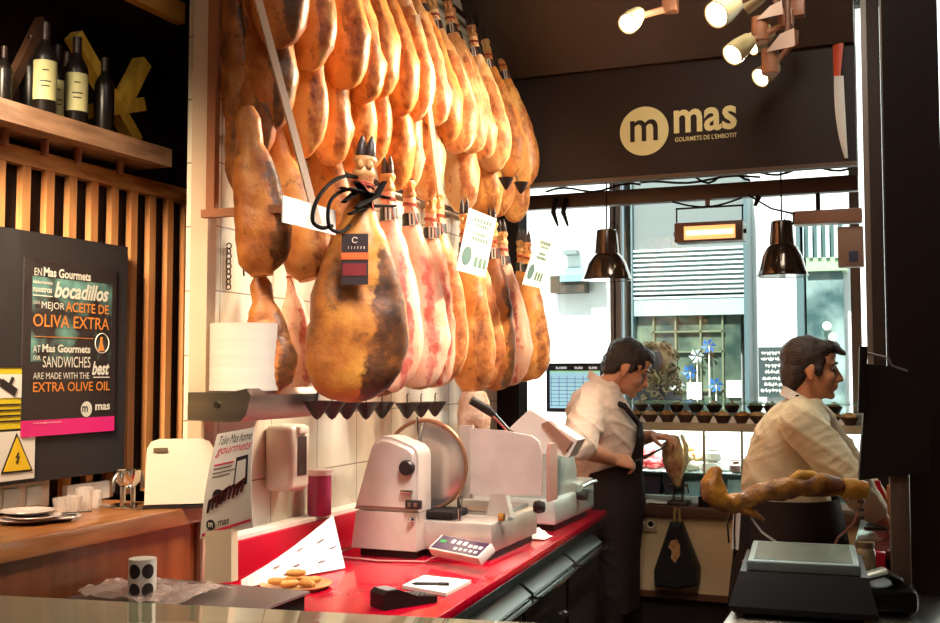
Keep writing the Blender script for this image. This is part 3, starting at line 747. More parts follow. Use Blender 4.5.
# top row: silhouette edge pixel, bottom pixel, material, shape
TOPR = [(309, 44, HB, 0), (341, 66, HG, 2), (372, 86, HG, 0), (388, 101, HG, 3), (403, 96, HG, 1), (424, 114, HG, 0), (440, 118, HP, 2), (457, 124, HP, 3),
        (468, 142, HG, 1), (480, 151, HP, 0), (492, 152, HP, 3), (503, 158, HP, 3), (516, 170, HP, 2), (530, 176, HG, 0), (544, 186, HG, 2)]
look = {'ham_brown': 'dark brown', 'ham_golden': 'golden', 'ham_pale': 'pale orange', 'ham_pink': 'pinkish', 'ham_mottled': 'mottled'}
for i, (px_, py_, mt, var) in enumerate(TOPR):
    p = at(px_, py_, X=-1.60)
    b = V((-1.685, p.y, p.z+.0))
    L = .78 if i < 6 else .74
    ham(b, (-.15-.02*(i % 2), rr.uniform(-.02, .05), L), L, .70+.05*(i % 3 == 0), rr.uniform(-.25, .35), mt, var,
        'whole %s cured ham, %s of the top hanging row counted from the cream post' % (look[mt.name], ORD[i]), 'hams in the top hanging row')
# middle row
MIDR = [(293, 130, HB, 0), (327, 157, HG, 2), (353, 164, HG, 3), (377, 172, HG, 0), (392, 168, HG, 2), (414, 190, HG, 0), (424, 188, HP, 3), (443, 200, HP, 1), (478, 213, HP, 1), (502, 224, HG, 0), (516, 216, HG, 2), (529, 222, HG, 1)]
for i, (px_, py_, mt, var) in enumerate(MIDR):
    p = at(px_, py_, X=-1.69)
    b = V((-1.77, p.y, p.z))
    L = .74
    ham(b, (-.06, rr.uniform(-.02, .04), L), L, .70, rr.uniform(-.3, .3), mt, var,
        'whole %s cured ham, %s of the middle hanging row counted from the cream post' % (look[mt.name], ORD[i]), 'hams in the middle hanging row')
# loose ones near the post
def h2(px_, py_, X, L, lean, w, rz, mt, var, label, **k):
    p = at(px_, py_, X=X); return ham(p, lean, L, w, rz, mt, var, label, 'hams hung near the cream post', **k)
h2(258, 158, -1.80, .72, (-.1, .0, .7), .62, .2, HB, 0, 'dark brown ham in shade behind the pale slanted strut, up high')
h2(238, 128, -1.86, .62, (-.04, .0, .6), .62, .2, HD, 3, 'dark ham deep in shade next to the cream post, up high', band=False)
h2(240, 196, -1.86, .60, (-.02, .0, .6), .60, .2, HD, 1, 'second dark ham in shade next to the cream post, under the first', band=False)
h2(262, 276, -1.74, .56, (-.05, -.03, .6), 1.0, .4, HB, 5, 'dark golden ham hanging behind the end bracket beside the paper roll', hoof=False, band=False)
h2(309, 280, -1.72, .58, (-.16, -.02, .6), .95, .3, HG, 5, 'golden ham whose end shows under the white card strip on the rack bar', hoof=False, band=False)
h2(338, 236, -1.80, .6, (-.14, 0, .6), .72, .1, HG, 2, 'golden ham tucked behind the black hanging hooks', hoof=False, band=False)
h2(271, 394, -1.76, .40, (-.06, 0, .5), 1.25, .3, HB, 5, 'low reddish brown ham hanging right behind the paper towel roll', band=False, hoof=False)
h2(300, 392, -1.80, .44, (-.05, 0, .5), .9, .2, HK, 2, 'low pinkish ham between the paper roll and the big mottled ham', band=False, hoof=False)
# big front ham
p = at(343, 402, X=-1.60)
big = ham(p, (.055, .03, .74), .80, 1.12, math.radians(30), HD, 4, 'big mottled ham hanging in front with a black and orange label', 'hams in the low hanging row', band=False)
lb = MB()
def onb(px_, py_, X=-1.62): return at(px_, py_, X=X)
yv = (onb(354, 235)-onb(354, 285)).length
def bigplate(px0, py0, px1, py1, dY, name, mm, par):
    c0 = at(px0, py1, Y=big_y+dY); c1 = at(px1, py0, Y=big_y+dY)
    M = Matrix.Translation(((c0.x+c1.x)/2, big_y+dY, 0)) @ Matrix.Rotation(.35, 4, 'Z')
    w = (c1.x-c0.x)/2
    return MB().box(-w, w, -.001, .001, c0.z, c1.z, M).build(name, mm, par)
big_y = p.y-.085
bl_ = bigplate(343, 233, 367, 285, -.006, 'neck_label', mat('label_black', (48, 34, 34), .5), big)
bigplate(343, 252, 367, 260, -.008, 'orange_stripe', mat('label_orange', (226, 98, 44), .5), bl_)
bigplate(344, 263, 365, 276, -.008, 'red_print', mat('label_dark_red', (120, 34, 34), .5), bl_)
q = MB(); c = at(355, 240, Y=big_y-.012); q.torus((c.x, c.y, c.z), (.34, -.94, 0), .008, .0014, 20, 5, a0=.5, a1=5.6)
c0 = at(347, 249, Y=big_y-.013)
for k in range(6): q.box(c0.x+k*.009, c0.x+k*.009+.006, c0.y+k*.0032-.001, c0.y+k*.0032, c0.z, c0.z+.008)
q.build('emblem', mat('label_print', (220, 196, 170), .5), bl_)
# low row
LOWR = [(402, 397, HD, 3, .60, -1.66), (414, 394, HK, 2, .84, -1.62), (441, 390, HK, 0, .84, -1.62), (452, 388, HK, 3, .80, -1.66), (462, 386, HP, 2, .82, -1.64), (489, 395, HG, 1, .80, -1.60), (502, 388, HP, 0, .78, -1.66), (513, 391, HB, 3, .80, -1.62), (528, 386, HK, 0, .76, -1.62), (540, 382, HG, 3, .74, -1.66), (548, 380, HG, 1, .70, -1.58)]
for i, (px_, py_, mt, var, L, xr_) in enumerate(LOWR):
    p = at(px_, py_, X=xr_)
    ham(V((xr_-.085, p.y, p.z)), (-.03+rr.uniform(-.02, .02), rr.uniform(-.02, .02), L), L, .80, rr.uniform(.0, .5), mt, var,
        'whole %s ham in the low hanging row, %s past the big mottled ham' % (look[mt.name], ORD[i]), 'hams in the low hanging row')
# rack: end bracket, struts, rails
RK = mat('rack_wood', (150, 92, 58), 0.5); STR = mat('pale_strut', (236, 206, 176), 0.5); RDK = mat('rack_steel_dark', (64, 46, 40), .4, .6)
t = thing('ham_rack', (WX, 3.9, 2.0), 'wall rack of brown bars and pale struts carrying the hanging hams', 'rack')
a = at(212, 216, X=-1.93); b = at(286, 214, X=-1.66)
MB().box(-1.932, -1.60, 2.632, 2.656, a.z-.012, a.z+.012).build('end_bar', RK, t)
MB().box(-1.945, -1.915, a.y-.012, a.y+.012, a.z, 3.45).build('end_upright', RK, t)
s0 = at(258, 0, X=-1.62); s1 = at(318, 224, X=-1.58)
dr = (s1-s0); s0 = s0-dr*.35
MB().tube([s0, s1], .014, 4).build('strut', STR, t)
s0 = at(427, 95, X=-1.66); s1 = at(440, 195, X=-1.62); s0 = s0-(s1-s0)*.8
MB().tube([s0, s1], .014, 4).build('strut', STR, t)
for X, z in ((-1.90, 3.25), (-1.88, 2.98), (-1.91, 2.30)):
    MB().tube([(X, 2.75, z), (X, 4.98, z)], .012, 8).build('rail', RDK, t)
# price strip on the bar end and black hooks
c0 = at(285, 222, X=-1.575); c1 = at(338, 206, X=-1.575)
t = thing('price_strip', (-1.58, c0.y, c0.z), 'blank white card strip fixed to the front of the rack bar', 'price card')
MB().box(-1.586, -1.582, c0.y, c1.y, c0.z, c0.z+.075).build('card', WHITEP, t)
t = thing('hook', at(345, 185, X=-1.56), 'black curved hanging hooks with straps above the big mottled ham', 'hook')
hp = [(372, 182), (350, 176), (335, 180), (322, 192), (314, 208), (313, 222), (322, 228), (332, 226)]
MB().tube(smooth([at(x, y, X=-1.555) for x, y in hp]), .006, 10).build('hook_loop', STRAPB, t)
hp = [(368, 190), (345, 190), (330, 202), (329, 226), (340, 232), (350, 226)]
MB().tube(smooth([at(x, y, X=-1.54) for x, y in hp]), .0055, 10).build('hook_loop', STRAPB, t)
for k_, hp in enumerate((((344, 202), (358, 190), (378, 184)), ((350, 214), (370, 206), (394, 206)), ((342, 188), (362, 192), (388, 198)), ((356, 182), (368, 196), (372, 214)), ((384, 182), (376, 196), (356, 208)))):
    MB().tube([at(x, y, X=-1.535+.006*k_) for x, y in hp], [.012, .016, .012], 8, flat=.35).build('strap', STRAPB, t)
# hanging chain and wire near the post
o = MB()
c0 = at(229, 246, X=-1.942)
for k in range(9): o.torus((c0.x, c0.y, c0.z-k*.016), (1, 0, 0) if k % 2 else (0, 1, 0), .009, .0022, 12, 5)
o = o.build('chain', RDK); tag(o, 'short dark chain hanging on the tiles above the paper roll', 'chain')
a = at(236, 212, X=-1.80); b = at(244, 276, X=-1.82)
o = MB().tube([a+V((0, 0, .01)), a, (a+b)/2+V((0, .01, 0)), b], .003, 6).build('wire_hook', STEELD); tag(o, 'thin bent wire hanging from the end bar of the rack', 'wire')
# price cards with print
def price_card(tl, tr_, br_, bl__, X, label):
    A, B, C_, D = [at(x, y, X=X) for x, y in (tl, tr_, br_, bl__)]
    C_ = B+(D-A)
    ctr = (A+C_)/2
    t = thing('price_sign', ctr, label, 'price sign', 'price signs hung on the hams')
    s = MB().quad(D, C_, B, A, .002).build('card', WHITEP, t)
    uv = lambda u, v, e=.0035: A+(B-A)*u+(D-A)*v+((B-A).cross(A-D)).normalized()*e
    q = MB()
    for v0, u0, u1, h in ((.10, .22, .88, .07), (.19, .3, .8, .05), (.33, .35, .75, .05), (.41, .28, .85, .06)):
        k = 6
        for i in range(k):
            a = u0+(u1-u0)*i/k; b = a+(u1-u0)/k*.7
            q.quad(uv(a, v0+h), uv(b, v0+h), uv(b, v0), uv(a, v0), .0004)
    for u0, v0 in ((.5, .72), (.66, .72), (.82, .72)): q.quad(uv(u0, v0+.16), uv(u0+.11, v0+.16), uv(u0+.11, v0), uv(u0, v0), .0004)
    q.build('printed_text', mat('sage_print', (84, 112, 94), .6), s)
    q = MB(); pts = [uv(.22+.16*math.cos(2*PI*j/24), .74+.15*math.sin(2*PI*j/24)) for j in range(24)]; n_ = (B-A).cross(A-D).normalized()*.0005
    q.rings([pts, [x+n_ for x in pts]]); q.build('round_seal', mat('seal_grey', (70, 96, 88), .6), s)
    return t
price_card((469, 208), (496, 219), (482, 279), (456, 270), -1.52, 'white price sign hanging in the middle of the low row of hams')
price_card((538, 234), (554, 240), (541, 290), (522, 284), -1.50, 'white price sign hanging at the window end of the hams')
# drip cups under the hams
DRIP = mat('drip_cup_plastic', (34, 24, 23), 0.45, spec=.3)
for i, (px_, py_) in enumerate(((317, 402), (332, 402), (347, 402), (366, 402), (382, 401), (407, 401), (421, 400), (435, 399))):
    c = at(px_, py_+18, X=-1.70)
    t = thing('drip_cup', (c.x, c.y, c.z), 'dark pointed drip cup, %s of the low line from the paper roll' % ORD[i], 'drip cup', 'drip cups under the low hams')
    MB().lathe([(0, 0), (.012, .008), (.045, .058), (.047, .06), (.042, .06), (.010, .014), (0, .012)], n=24).build('cone', DRIP, t, world=False)
    MB().tube([(0, 0, .012), (0, 0, .085), (.004, 0, .095)], .0025, 6).build('spike', STEELD, t, world=False)
for i, (px_, py_) in enumerate(((506, 178), (521, 182))):
    c = at(px_, py_+12, X=-1.56)
    t = thing('drip_cup', (c.x, c.y, c.z), ('dark drip cup pinned under the thirteenth top row ham', 'dark drip cup pinned under the fourteenth top row ham')[i], 'drip cup', 'drip cups under the top hams')
    MB().lathe([(0, 0), (.010, .008), (.032, .05), (.033, .052), (.029, .052), (.008, .012), (0, .01)], n=24).build('cone', DRIP, t, world=False)
    MB().tube([(0, 0, .012), (-.02, 0, .075), (-.03, 0, .09)], .0025, 6).build('spike', STEELD, t, world=False)

# ================================================================== WALL BY THE POST
p = at(245, 389, X=-1.83); Yr = p.y
t = thing('towel_shelf', (-1.83, Yr, 1.42), 'folded steel wall tray holding the paper towel roll', 'wall tray')
z0 = at(245, 420, X=-1.80).z; z1 = at(245, 388, X=-1.80).z
q = MB(); yl = at(199, 400, X=-1.80).y; yr = at(300, 400, X=-1.80).y
prof = [(-1.945, z1-.012), (-1.80, z1-.012), (-1.742, z1+.0), (-1.728, z1-.02), (-1.742, z0+.02), (-1.76, z0), (-1.80, z0-.004), (-1.945, z0)]
q.prism([(y, z) for y, z in prof], max(yl, 2.60), yr, Matrix(((1, 0, 0, 0), (0, 0, 1, 0), (0, 1, 0, 0), (0, 0, 0, 1))))
q.build('tray', STEEL, t)
MB().disc((-1.84, max(yl, 2.60)-.003, (z0+z1)/2), (0, -1, 0), .009, .004, 16).build('screw', STEELD, t)
t = thing('paper_towel_roll', (-1.83, Yr, z1-.008), 'big white paper towel roll standing on the steel wall tray', 'paper towel roll')
q = MB(); prof = [(.022, 0), (.105, 0)]+[(.105+.0004*math.sin(i*2.1), .2*i/24) for i in range(25)]+[(.022, .2)]
q.lathe(prof, n=48); q.build('paper', mat('tissue', (222, 211, 196), .85, col2=(214, 202, 186), scale=4, stretch=(.6, .6, 6), bump=.06, bscale=10), t, world=False)
MB().cyl((0, 0, .2), (0, 0, .202), .024, n=20).build('core', mat('cardboard', (176, 136, 96), .8), t, world=False)
# soap dispenser
y0 = 3.01; y1 = 3.13
t = thing('soap_dispenser', (-1.95, 3.07, 1.17), 'white wall soap dispenser below the steel tray', 'soap dispenser')
a = at(280, 492, Y=y0).z; b = at(280, 425, Y=y0).z
MB().box(-1.949, -1.84, y0, y1, a, b, bev=.022, seg=4).build('housing', WHITEPL, t)
MB().box(-1.842, -1.838, y0+.035, y1-.03, a+.05, b-.04).build('level_window', mat('smoke_window', (70, 56, 56), .2), t)
MB().box(-1.865, -1.828, y0+.03, y1-.03, b-.03, b-.006, bev=.006).build('push_lever', WHITEPL, t)

# ================================================================== RED COUNTER
CX = -1.26; CY0, CY1 = 1.95, 4.78; CZ = 0.92
t = thing('work_counter', (-1.6, 3.3, 0), 'glossy red topped service counter with steel drawers along the ham wall', 'counter')
TH = .0632; RC = Matrix.Translation((CX, CY1, 0)) @ Matrix.Rotation(TH, 4, 'Z') @ Matrix.Translation((-CX, -CY1, 0))     # the front runs slightly askew
CN = CX+(CY1-CY0)*math.tan(TH)
q = MB(); q.prism([(WX+.005, CY0), (CN, CY0), (CX, CY1), (WX+.005, CY1)], CZ-.03, CZ, Matrix.Identity(4))
bmesh.ops.bevel(q.bm, geom=q.bm.edges[:], offset=.004, segments=2, affect='EDGES', profile=.5); q.build('worktop', REDTOP, t)
MB().box(WX+.005, WX+.09, 2.735, 5.15, CZ, 1.04, bev=.003).build('backsplash', REDP, t)
MB().box(WX+.005, WX+.075, 2.735, 5.15, 1.04, 1.052).build('ledge', mat('white_ledge', (232, 220, 208), .3), t)
MB().prism([(WX+.01, CY0+.02), (CN-.035, CY0+.02), (CX-.032, CY1-.02), (WX+.01, CY1-.02)], 0, CZ-.03, Matrix.Identity(4)).build('carcass', CABD, t)
q = MB()
DL = mat('drawer_steel', (98, 105, 103), .3, 1.0)
for y0, y1 in ((1.98, 2.72), (2.76, 3.40), (3.43, 4.03), (4.06, 4.58)):
    d = MB().prism([(CX-.03, .80), (CX-.03, .84), (CX-.022, .84), (CX+.018, .81), (CX+.018, .80)], y0, y1, RC @ Matrix(((1, 0, 0, 0), (0, 0, 1, 0), (0, 1, 0, 0), (0, 0, 0, 1)))).build('drawer', DL, t)
    MB().box(CX+.02, CX+.046, y0+.01, y1-.01, .790, .797, RC).build('handle', CHROME, d)
    MB().box(CX-.03, CX-.012, y0+.01, y1-.01, .3, .78, RC).build('door', CABD, t)
MB().cyl(RC @ V((CX-.012, 4.0, .62)), RC @ V((CX+.004, 4.0, .62)), .012, n=14).build('knob', CHROME, t)

# things at the near end: wrapping box, film, sticker roll, flyer, pastries
bx = at(300, 591, Z=1.0)
t = thing('wrapping_station', (-1.65, 2.12, CZ), 'flat steel topped box with plastic film at the near end of the counter', 'wrapping station')
MB().box(-1.90, -1.40, 1.97, bx.y, CZ+.001, .992).build('body', BLACKM, t)
MB().box(-1.90, -1.39, 1.96, bx.y+.01, .992, 1.0, bev=.002).build('steel_lid', mat('dull_steel', (150, 140, 138), .35, .8), t)
q = MB(); rr2 = random.Random(9)
def film(u, v):
    x = -1.86+.30*u; y = 2.06+.22*v
    return (x, y, 1.014+.016*noise.noise(V((x*16, y*16, 1)))+.008*noise.noise(V((x*50, y*50, 4)))+.012*math.sin(v*PI))
q.grid(film, 40, 30, .001)
o = q.build('plastic_film', mat('clear_film', (226, 200, 190), .06, spec=.8, coat=.8, alpha=.45)); tag(o, 'crumpled clear plastic film lying on the flat steel box', 'plastic film')
p = at(142, 600, Z=1.0)
t = thing('sticker_roll', (p.x, p.y, 1.0), 'white roll of round black stickers standing before the bar front', 'sticker roll')
MB().lathe([(.02, 0), (.033, 0), (.033, .1), (.02, .1)], n=40).build('roll', WHITEP, t, world=False)
dirc = math.atan2(-p.y, -p.x)
for k, a in enumerate((-.62, .42)):
    for z in (.028, .073):
        q = MB(); rad = .0334; R_ = .0155; n_ = 20; aa = dirc+a
        pts = [V((rad*math.cos(aa+R_*math.cos(2*PI*j/n_)/rad), rad*math.sin(aa+R_*math.cos(2*PI*j/n_)/rad), z+.0175/.0155*R_*math.sin(2*PI*j/n_))) for j in range(n_)]
        c_ = V((math.cos(aa), math.sin(aa), 0))
        
        def loop(k_, e): return [V(((rad+e)*math.cos(aa+k_*R_*math.cos(2*PI*j/n_)/rad), (rad+e)*math.sin(aa+k_*R_*math.cos(2*PI*j/n_)/rad), z+k_*.0175*math.sin(2*PI*j/n_))) for j in range(n_)]
        q.rings([loop(1, -.0002), loop(1, .0004), loop(.7, .0004), loop(.35, .0004), loop(.05, .0004)]); q.build('sticker', mat('sticker_black', (48, 34, 36), .4), t, world=False)
# flyer on its stand
base = at(225, 580, Z=1.0)
t = thing('flyer_holder', (base.x, base.y, 1.0), 'clear stand holding a white takeaway flyer with pink lettering', 'flyer stand')
FYp = base.y-.015
def fp(x, y): return at(x, y, Y=FYp)
MB().quad(fp(212, 582), fp(238, 580), fp(238, 528), fp(212, 530), .03).build('post', mat('ivory_plastic', (238, 214, 180), .35), t)
A, B, C_, D = fp(220, 434), fp(257, 427), fp(256, 527), fp(203, 538)
def fu(u, v, e=0.0):
    p_ = A*(1-u)*(1-v)+B*u*(1-v)+C_*u*v+D*(1-u)*v
    return p_+V((0, -.012*math.sin(v*PI)-e-.012, 0))
s = MB().grid(lambda u, v: fu(u, v), 8, 12, .0012).build('flyer', WHITEP, t)
def ftext(q, txt, u0, v0, u1, v1, bold=0, shear=0):
    q.text(txt, fu(u0, v1, .0022), fu(u1, v1, .0022)-fu(u0, v1, .0022), fu(u0, v0, .0022)-fu(u0, v1, .0022), t=.0002, bold=bold, shear=shear)
PNK = mat('pink_red_print', (222, 46, 86), .5)
q = TS(INK, s); ftext(q, 'Take Mas home', .12, .03, .95, .115, .0, .3)
for v0, w in ((.335, 'nnnn nnnnnn'), (.375, 'nnnnnn nnnn n'), (.41, 'nn nnnnnnn')): MB().quad(fu(.12, v0+.016, .0025), fu(.12+.04*len(w), v0+.012, .0025), fu(.12+.04*len(w), v0, .0025), fu(.12, v0+.004, .0025), .0004).build('text_line', mat('text_grey', (120, 108, 110), .6), s)
ftext(q, 'mas', .34, .86, .55, .91, .01)
def fdisc(q, u, v, r, e=.003):
    c_ = fu(u, v, e); q.disc(c_, (0, -1, 0), r, .0006, 24)
fdisc(q, .2, .885, .014)
fdisc(q, .32, .62, .019)
q.quad(fu(.62, .56, .003), fu(.92, .55, .003), fu(.92, .26, .003), fu(.64, .27, .003), .0005)
q = TS(PNK, s); ftext(q, 'gourmets', .10, .14, .95, .235, .0, .35)
MB().quad(fu(.12, .315, .0025), fu(.58, .312, .0025), fu(.58, .297, .0025), fu(.12, .30, .0025), .0004).build('text_line', PNK, s)
q.quad(fu(.04, .985, .003), fu(.97, .93, .003), fu(.97, .905, .003), fu(.04, .955, .003), .0005)
q = TS(WHITEP, s); q.quad(fu(.66, .53, .004), fu(.88, .52, .004), fu(.88, .3, .004), fu(.68, .31, .004), .0004)
c_ = fu(.2, .885, .0042); q.text('m', c_+V((-.007, 0, -.006)), (.014, 0, 0), (0, 0, .012), t=.0002, bold=.02)
q = MB(); rr2 = random.Random(4)
for i in range(9):
    u0 = .12+.085*i; v0 = .77-.02*i+rr2.uniform(-.02, .02); a = fu(u0, v0, .0035); dx = (fu(u0+.1, v0, .0035)-a)
    q.tube([a, a+dx*.6+V((0, 0, .03)), a+dx*1.1+V((0, 0, .036))], [.006, .011, .005], 8, flat=.3)
q.build('picture', mat('ham_picture', (120, 44, 40), .5, col2=(60, 30, 28), scale=60), s)
# printed sheet standing at an angle
A = at(241, 580, Y=2.62); C_ = at(345, 568, Z=.924); B = at(333, 515, Y=C_.y+.05); D = V((A.x, A.y, .93))
def sheet(u, v):
    top = A.lerp(B, u); bot = D.lerp(C_, u)
    p_ = top.lerp(bot, v); return p_+V((-.02, -.02, 0))*math.sin(u*PI)*(.4+v*.4)+V((0, 0, -.018*math.sin(u*PI)*(1-v)))
t = thing('wrapping_sheet', (C_.x, C_.y, CZ), 'curled pale printed paper sheet standing beside the pink canister', 'paper sheet')
s = MB().grid(sheet, 20, 8, .0012).build('paper', mat('pink_white_paper', (252, 240, 232), .6, col2=(246, 226, 220), scale=4, stretch=(20, 20, 1), contrast=(.45, .55)), t)
q = MB()
for u, v in ((.35, .35), (.55, .62), (.6, .2), (.8, .3), (.78, .75), (.9, .55), (.45, .8)):
    a = V(sheet(u, v)); b = V(sheet(min(1, u+.06), v)); n_ = (b-a).cross(V((0, 0, 1))).normalized()*.0035
    q.tube([a+n_, b+n_], .003, 6, flat=.3)
q.build('printed_marks', mat('grey_print', (110, 88, 92), .6), s)
# pastries on a little tray
p = at(296, 584, Z=CZ+.01)
o = MB().lathe([(0, 0), (.09, 0), (.105, .012), (.102, .013), (.088, .004), (0, .004)], n=36).build('tray', mat('tan_tray', (190, 140, 90), .4), base=False); o.location = (p.x, p.y, CZ+.0005)
tag(o, 'small round tan tray of pastries under the printed sheet', 'tray')
PAS = mat('pastry', (216, 156, 78), .6, col2=(176, 108, 48), scale=18, bump=.3)
for i, (dx, dy, a, z) in enumerate(((-.05, -.02, .3, .006), (.0, -.035, .9, .006), (.05, -.02, -.2, .006), (-.02, .03, .1, .006), (.035, .035, 1.2, .006), (0, 0, .5, .03))):
    o = MB().rings([[V((x*.5, r*math.cos(2*PI*j/12), .012+r*.9*math.sin(2*PI*j/12))) for j in range(12)] for x, r in ((-.06, .002), (-.05, .009), (-.02, .0125), (.02, .0125), (.05, .009), (.06, .002))]).build('pastry', PAS, base=False)
    o.location = (p.x+dx, p.y+dy, CZ+z); o.rotation_euler = (0, 0, a)
    tag(o, 'small golden pastry on the round tan tray' if i < 5 else 'golden pastry lying on top of the others on the tan tray', 'pastry', 'pastries on the round tan tray' if i < 5 else None)
# pink canister on the ledge
p = at(315, 524, X=-1.905)
t = thing('canister', (-1.888, p.y, 1.053), 'tall translucent pink canister with a pale rim on the white ledge', 'canister')
z1 = at(315, 476, X=-1.86).z-1.053
MB().lathe([(0, 0), (.038, 0), (.042, .006), (.042, z1), (.039, z1), (.038, .01), (0, .008)], n=36).build('tub', mat('pink_plastic', (176, 60, 104), .2, trans=.15), t, world=False)
MB().lathe([(.0405, z1-.004), (.0445, z1-.004), (.0445, z1+.014), (.0405, z1+.014)], n=36).build('rim', mat('rim_pale', (236, 206, 206), .3), t, world=False)
def ad(px, py, zc):
    return CAM + (FW + RT*((px-470)/F) + UP*((311.5-py)/F))*zc
XZ = Matrix(((1, 0, 0, 0), (0, 0, 1, 0), (0, 1, 0, 0), (0, 0, 0, 1)))      # local xy -> world xz, depth -> y
# ================================================================== SLICERS
PINKSTEEL = mat('slicer_cast', (214, 196, 184), 0.34, 0.35, col2=(200, 182, 170), scale=10)
t = thing('meat_slicer', (-1.55, 3.5, CZ), 'big grey meat slicer with round blade in front on the red counter', 'meat slicer')
# motor housing
hb, ht = .948, 1.325
MB().prism([(-1.765, hb), (-1.52, hb), (-1.52, 1.075), (-1.748, 1.075)], 3.28, 3.40, XZ).build('lower_housing', PINKSTEEL, t)
pr = [(-1.762, 1.077), (-1.52, 1.077), (-1.52, 1.262), (-1.527, 1.285), (-1.543, 1.300), (-1.62, 1.328), (-1.655, 1.330), (-1.680, 1.318), (-1.697, 1.290)]
q = MB(); q.prism(pr, 3.28, 3.40, XZ)
bmesh.ops.bevel(q.bm, geom=[e for e in q.bm.edges if abs(e.verts[0].co.y-e.verts[1].co.y) < 1e-5 and e.verts[0].co.y < 3.3], offset=.016, segments=3, affect='EDGES')
q.build('motor_housing', PINKSTEEL, t)
MB().box(-1.74, -1.53, 3.30, 3.39, CZ+.001, hb).build('foot', BLACKP, t)
kb = at(405, 468, Y=3.26)
MB().lathe([(0, 0), (.026, 0), (.026, .02), (.022, .028), (0, .028)], M=Matrix.Translation((kb.x, 3.285, kb.z)) @ Matrix.Rotation(PI/2, 4, 'X'), n=28).build('knob', BLACKP, t)
c = at(409, 492, Y=3.27); MB().cyl((c.x-.03, 3.268, c.z), (c.x+.012, 3.268, c.z), .007, n=14).build('lever', CHROME, t)
c = at(414, 505, Y=3.27); sw = MB().box(c.x-.03, c.x+.026, 3.262, 3.281, c.z-.014, c.z+.016, bev=.003).build('switch_box', BLACKP, t)
MB().box(c.x-.018, c.x-.006, 3.257, 3.263, c.z-.006, c.z+.008).build('button', STEEL, sw); MB().box(c.x+.004, c.x+.016, 3.257, 3.263, c.z-.006, c.z+.008).build('button', STEEL, sw)
c = at(411, 520, Y=3.27); MB().lathe([(0, 0), (.011, 0), (.011, .016), (.006, .022), (0, .022)], M=Matrix.Translation((c.x, 3.282, c.z)) @ Matrix.Rotation(PI/2, 4, 'X'), n=18).build('lock', CHROME, t)
# blade
bc = V((-1.572, 3.47, 1.222)); MRb = Matrix.Translation(bc) @ Matrix.Rotation(PI/2, 4, 'X')
bd = MB().lathe([(0, .012), (.05, .012), (.12, .010), (.150, .004), (.153, 0), (.150, -.004), (0, -.006)], M=MRb, n=64).build('blade', mat('blade_steel', (214, 204, 196), .24, .9), t)
MB().torus(bc+V((0, -.002, 0)), (0, 1, 0), .156, .0075, 64, 8).build('guard_ring', mat('ring_brown', (150, 104, 78), .35, .6), t)
MB().tube([bc+V((-.02, -.03, .168)), bc+V((-.02, -.022, .1)), bc+V((-.02, -.02, 0))], .005, 8).build('blade_bar', CHROME, t)
# base
MB().box(-1.72, -1.275, 3.35, 3.83, .945, 1.045, bev=.008).build('base', ALU, t)
MB().box(-1.70, -1.29, 3.37, 3.81, CZ+.001, .945).build('rubber_foot', BLACKP, t)
# carriage table and food plate
fx0, fx1 = -1.425, -1.158
pl = [(fx0, 1.12), (-1.30, 1.10), (-1.30, 1.12), (fx1, 1.125), (fx1, 1.27), (fx1-.01, 1.31), (fx1-.035, 1.328), (-1.30, 1.345), (fx0, 1.35)]
MB().prism(pl, 3.525, 3.537, XZ).build('food_plate', PINKSTEEL, t)
MB().box(-1.47, -1.418, 3.535, 3.55, 1.10, 1.36).build('plate_edge', ALU, t)
MB().prism([(-1.36, 1.045), (-1.27, 1.045), (-1.29, 1.125), (-1.345, 1.125)], 3.52, 3.56, XZ).build('carriage_arm', ALU, t)
MB().box(-1.66, -1.30, 3.54, 3.80, 1.046, 1.062, bev=.004).build('carriage_table', STEEL, t)
MB().box(-1.62, -1.42, 3.36, 3.50, 1.05, 1.075, bev=.006).build('meat_tray', BLACKM, t)
gp = [(-.045, 0), (.045, 0), (.045, .17), (.03, .2), (-.03, .2), (-.045, .17)]
MB().prism(gp, 0, .012, Matrix.Translation((-1.150, 3.60, 1.10)) @ Matrix(((0, 0, 1, 0), (1, 0, 0, 0), (0, 1, 0, 0), (0, 0, 0, 1)))).build('hand_guard', mat('guard_pinkish', (164, 116, 100), .4), t)
c = at(540, 507, Y=3.62); MB().lathe([(0, 0), (.02, 0), (.024, .015), (.018, .035), (0, .038)], M=Matrix.Translation((c.x-.02, 3.62, c.z)) @ Matrix.Rotation(PI/2, 4, 'Y'), n=20).build('thickness_knob', BLACKP, t)
c = at(524, 515, Y=3.5); MB().lathe([(0, 0), (.014, 0), (.014, .018), (0, .02)], M=Matrix.Translation((-1.275, 3.42, c.z)) @ Matrix.Rotation(PI/2, 4, 'Y'), n=18).build('brass_knob', mat('brass', (190, 140, 70), .3, .8), t)
MB().tube([(-1.46, 3.52, 1.05), (-1.46, 3.515, 1.11), (-1.46, 3.52, 1.125)], [.012, .012, .004], 12).build('sharpener_pin', CHROME, t)
MB().tube([(-1.40, 3.37, 1.045), (-1.40, 3.37, 1.085)], .007, 10).build('stop_pin', CHROME, t)
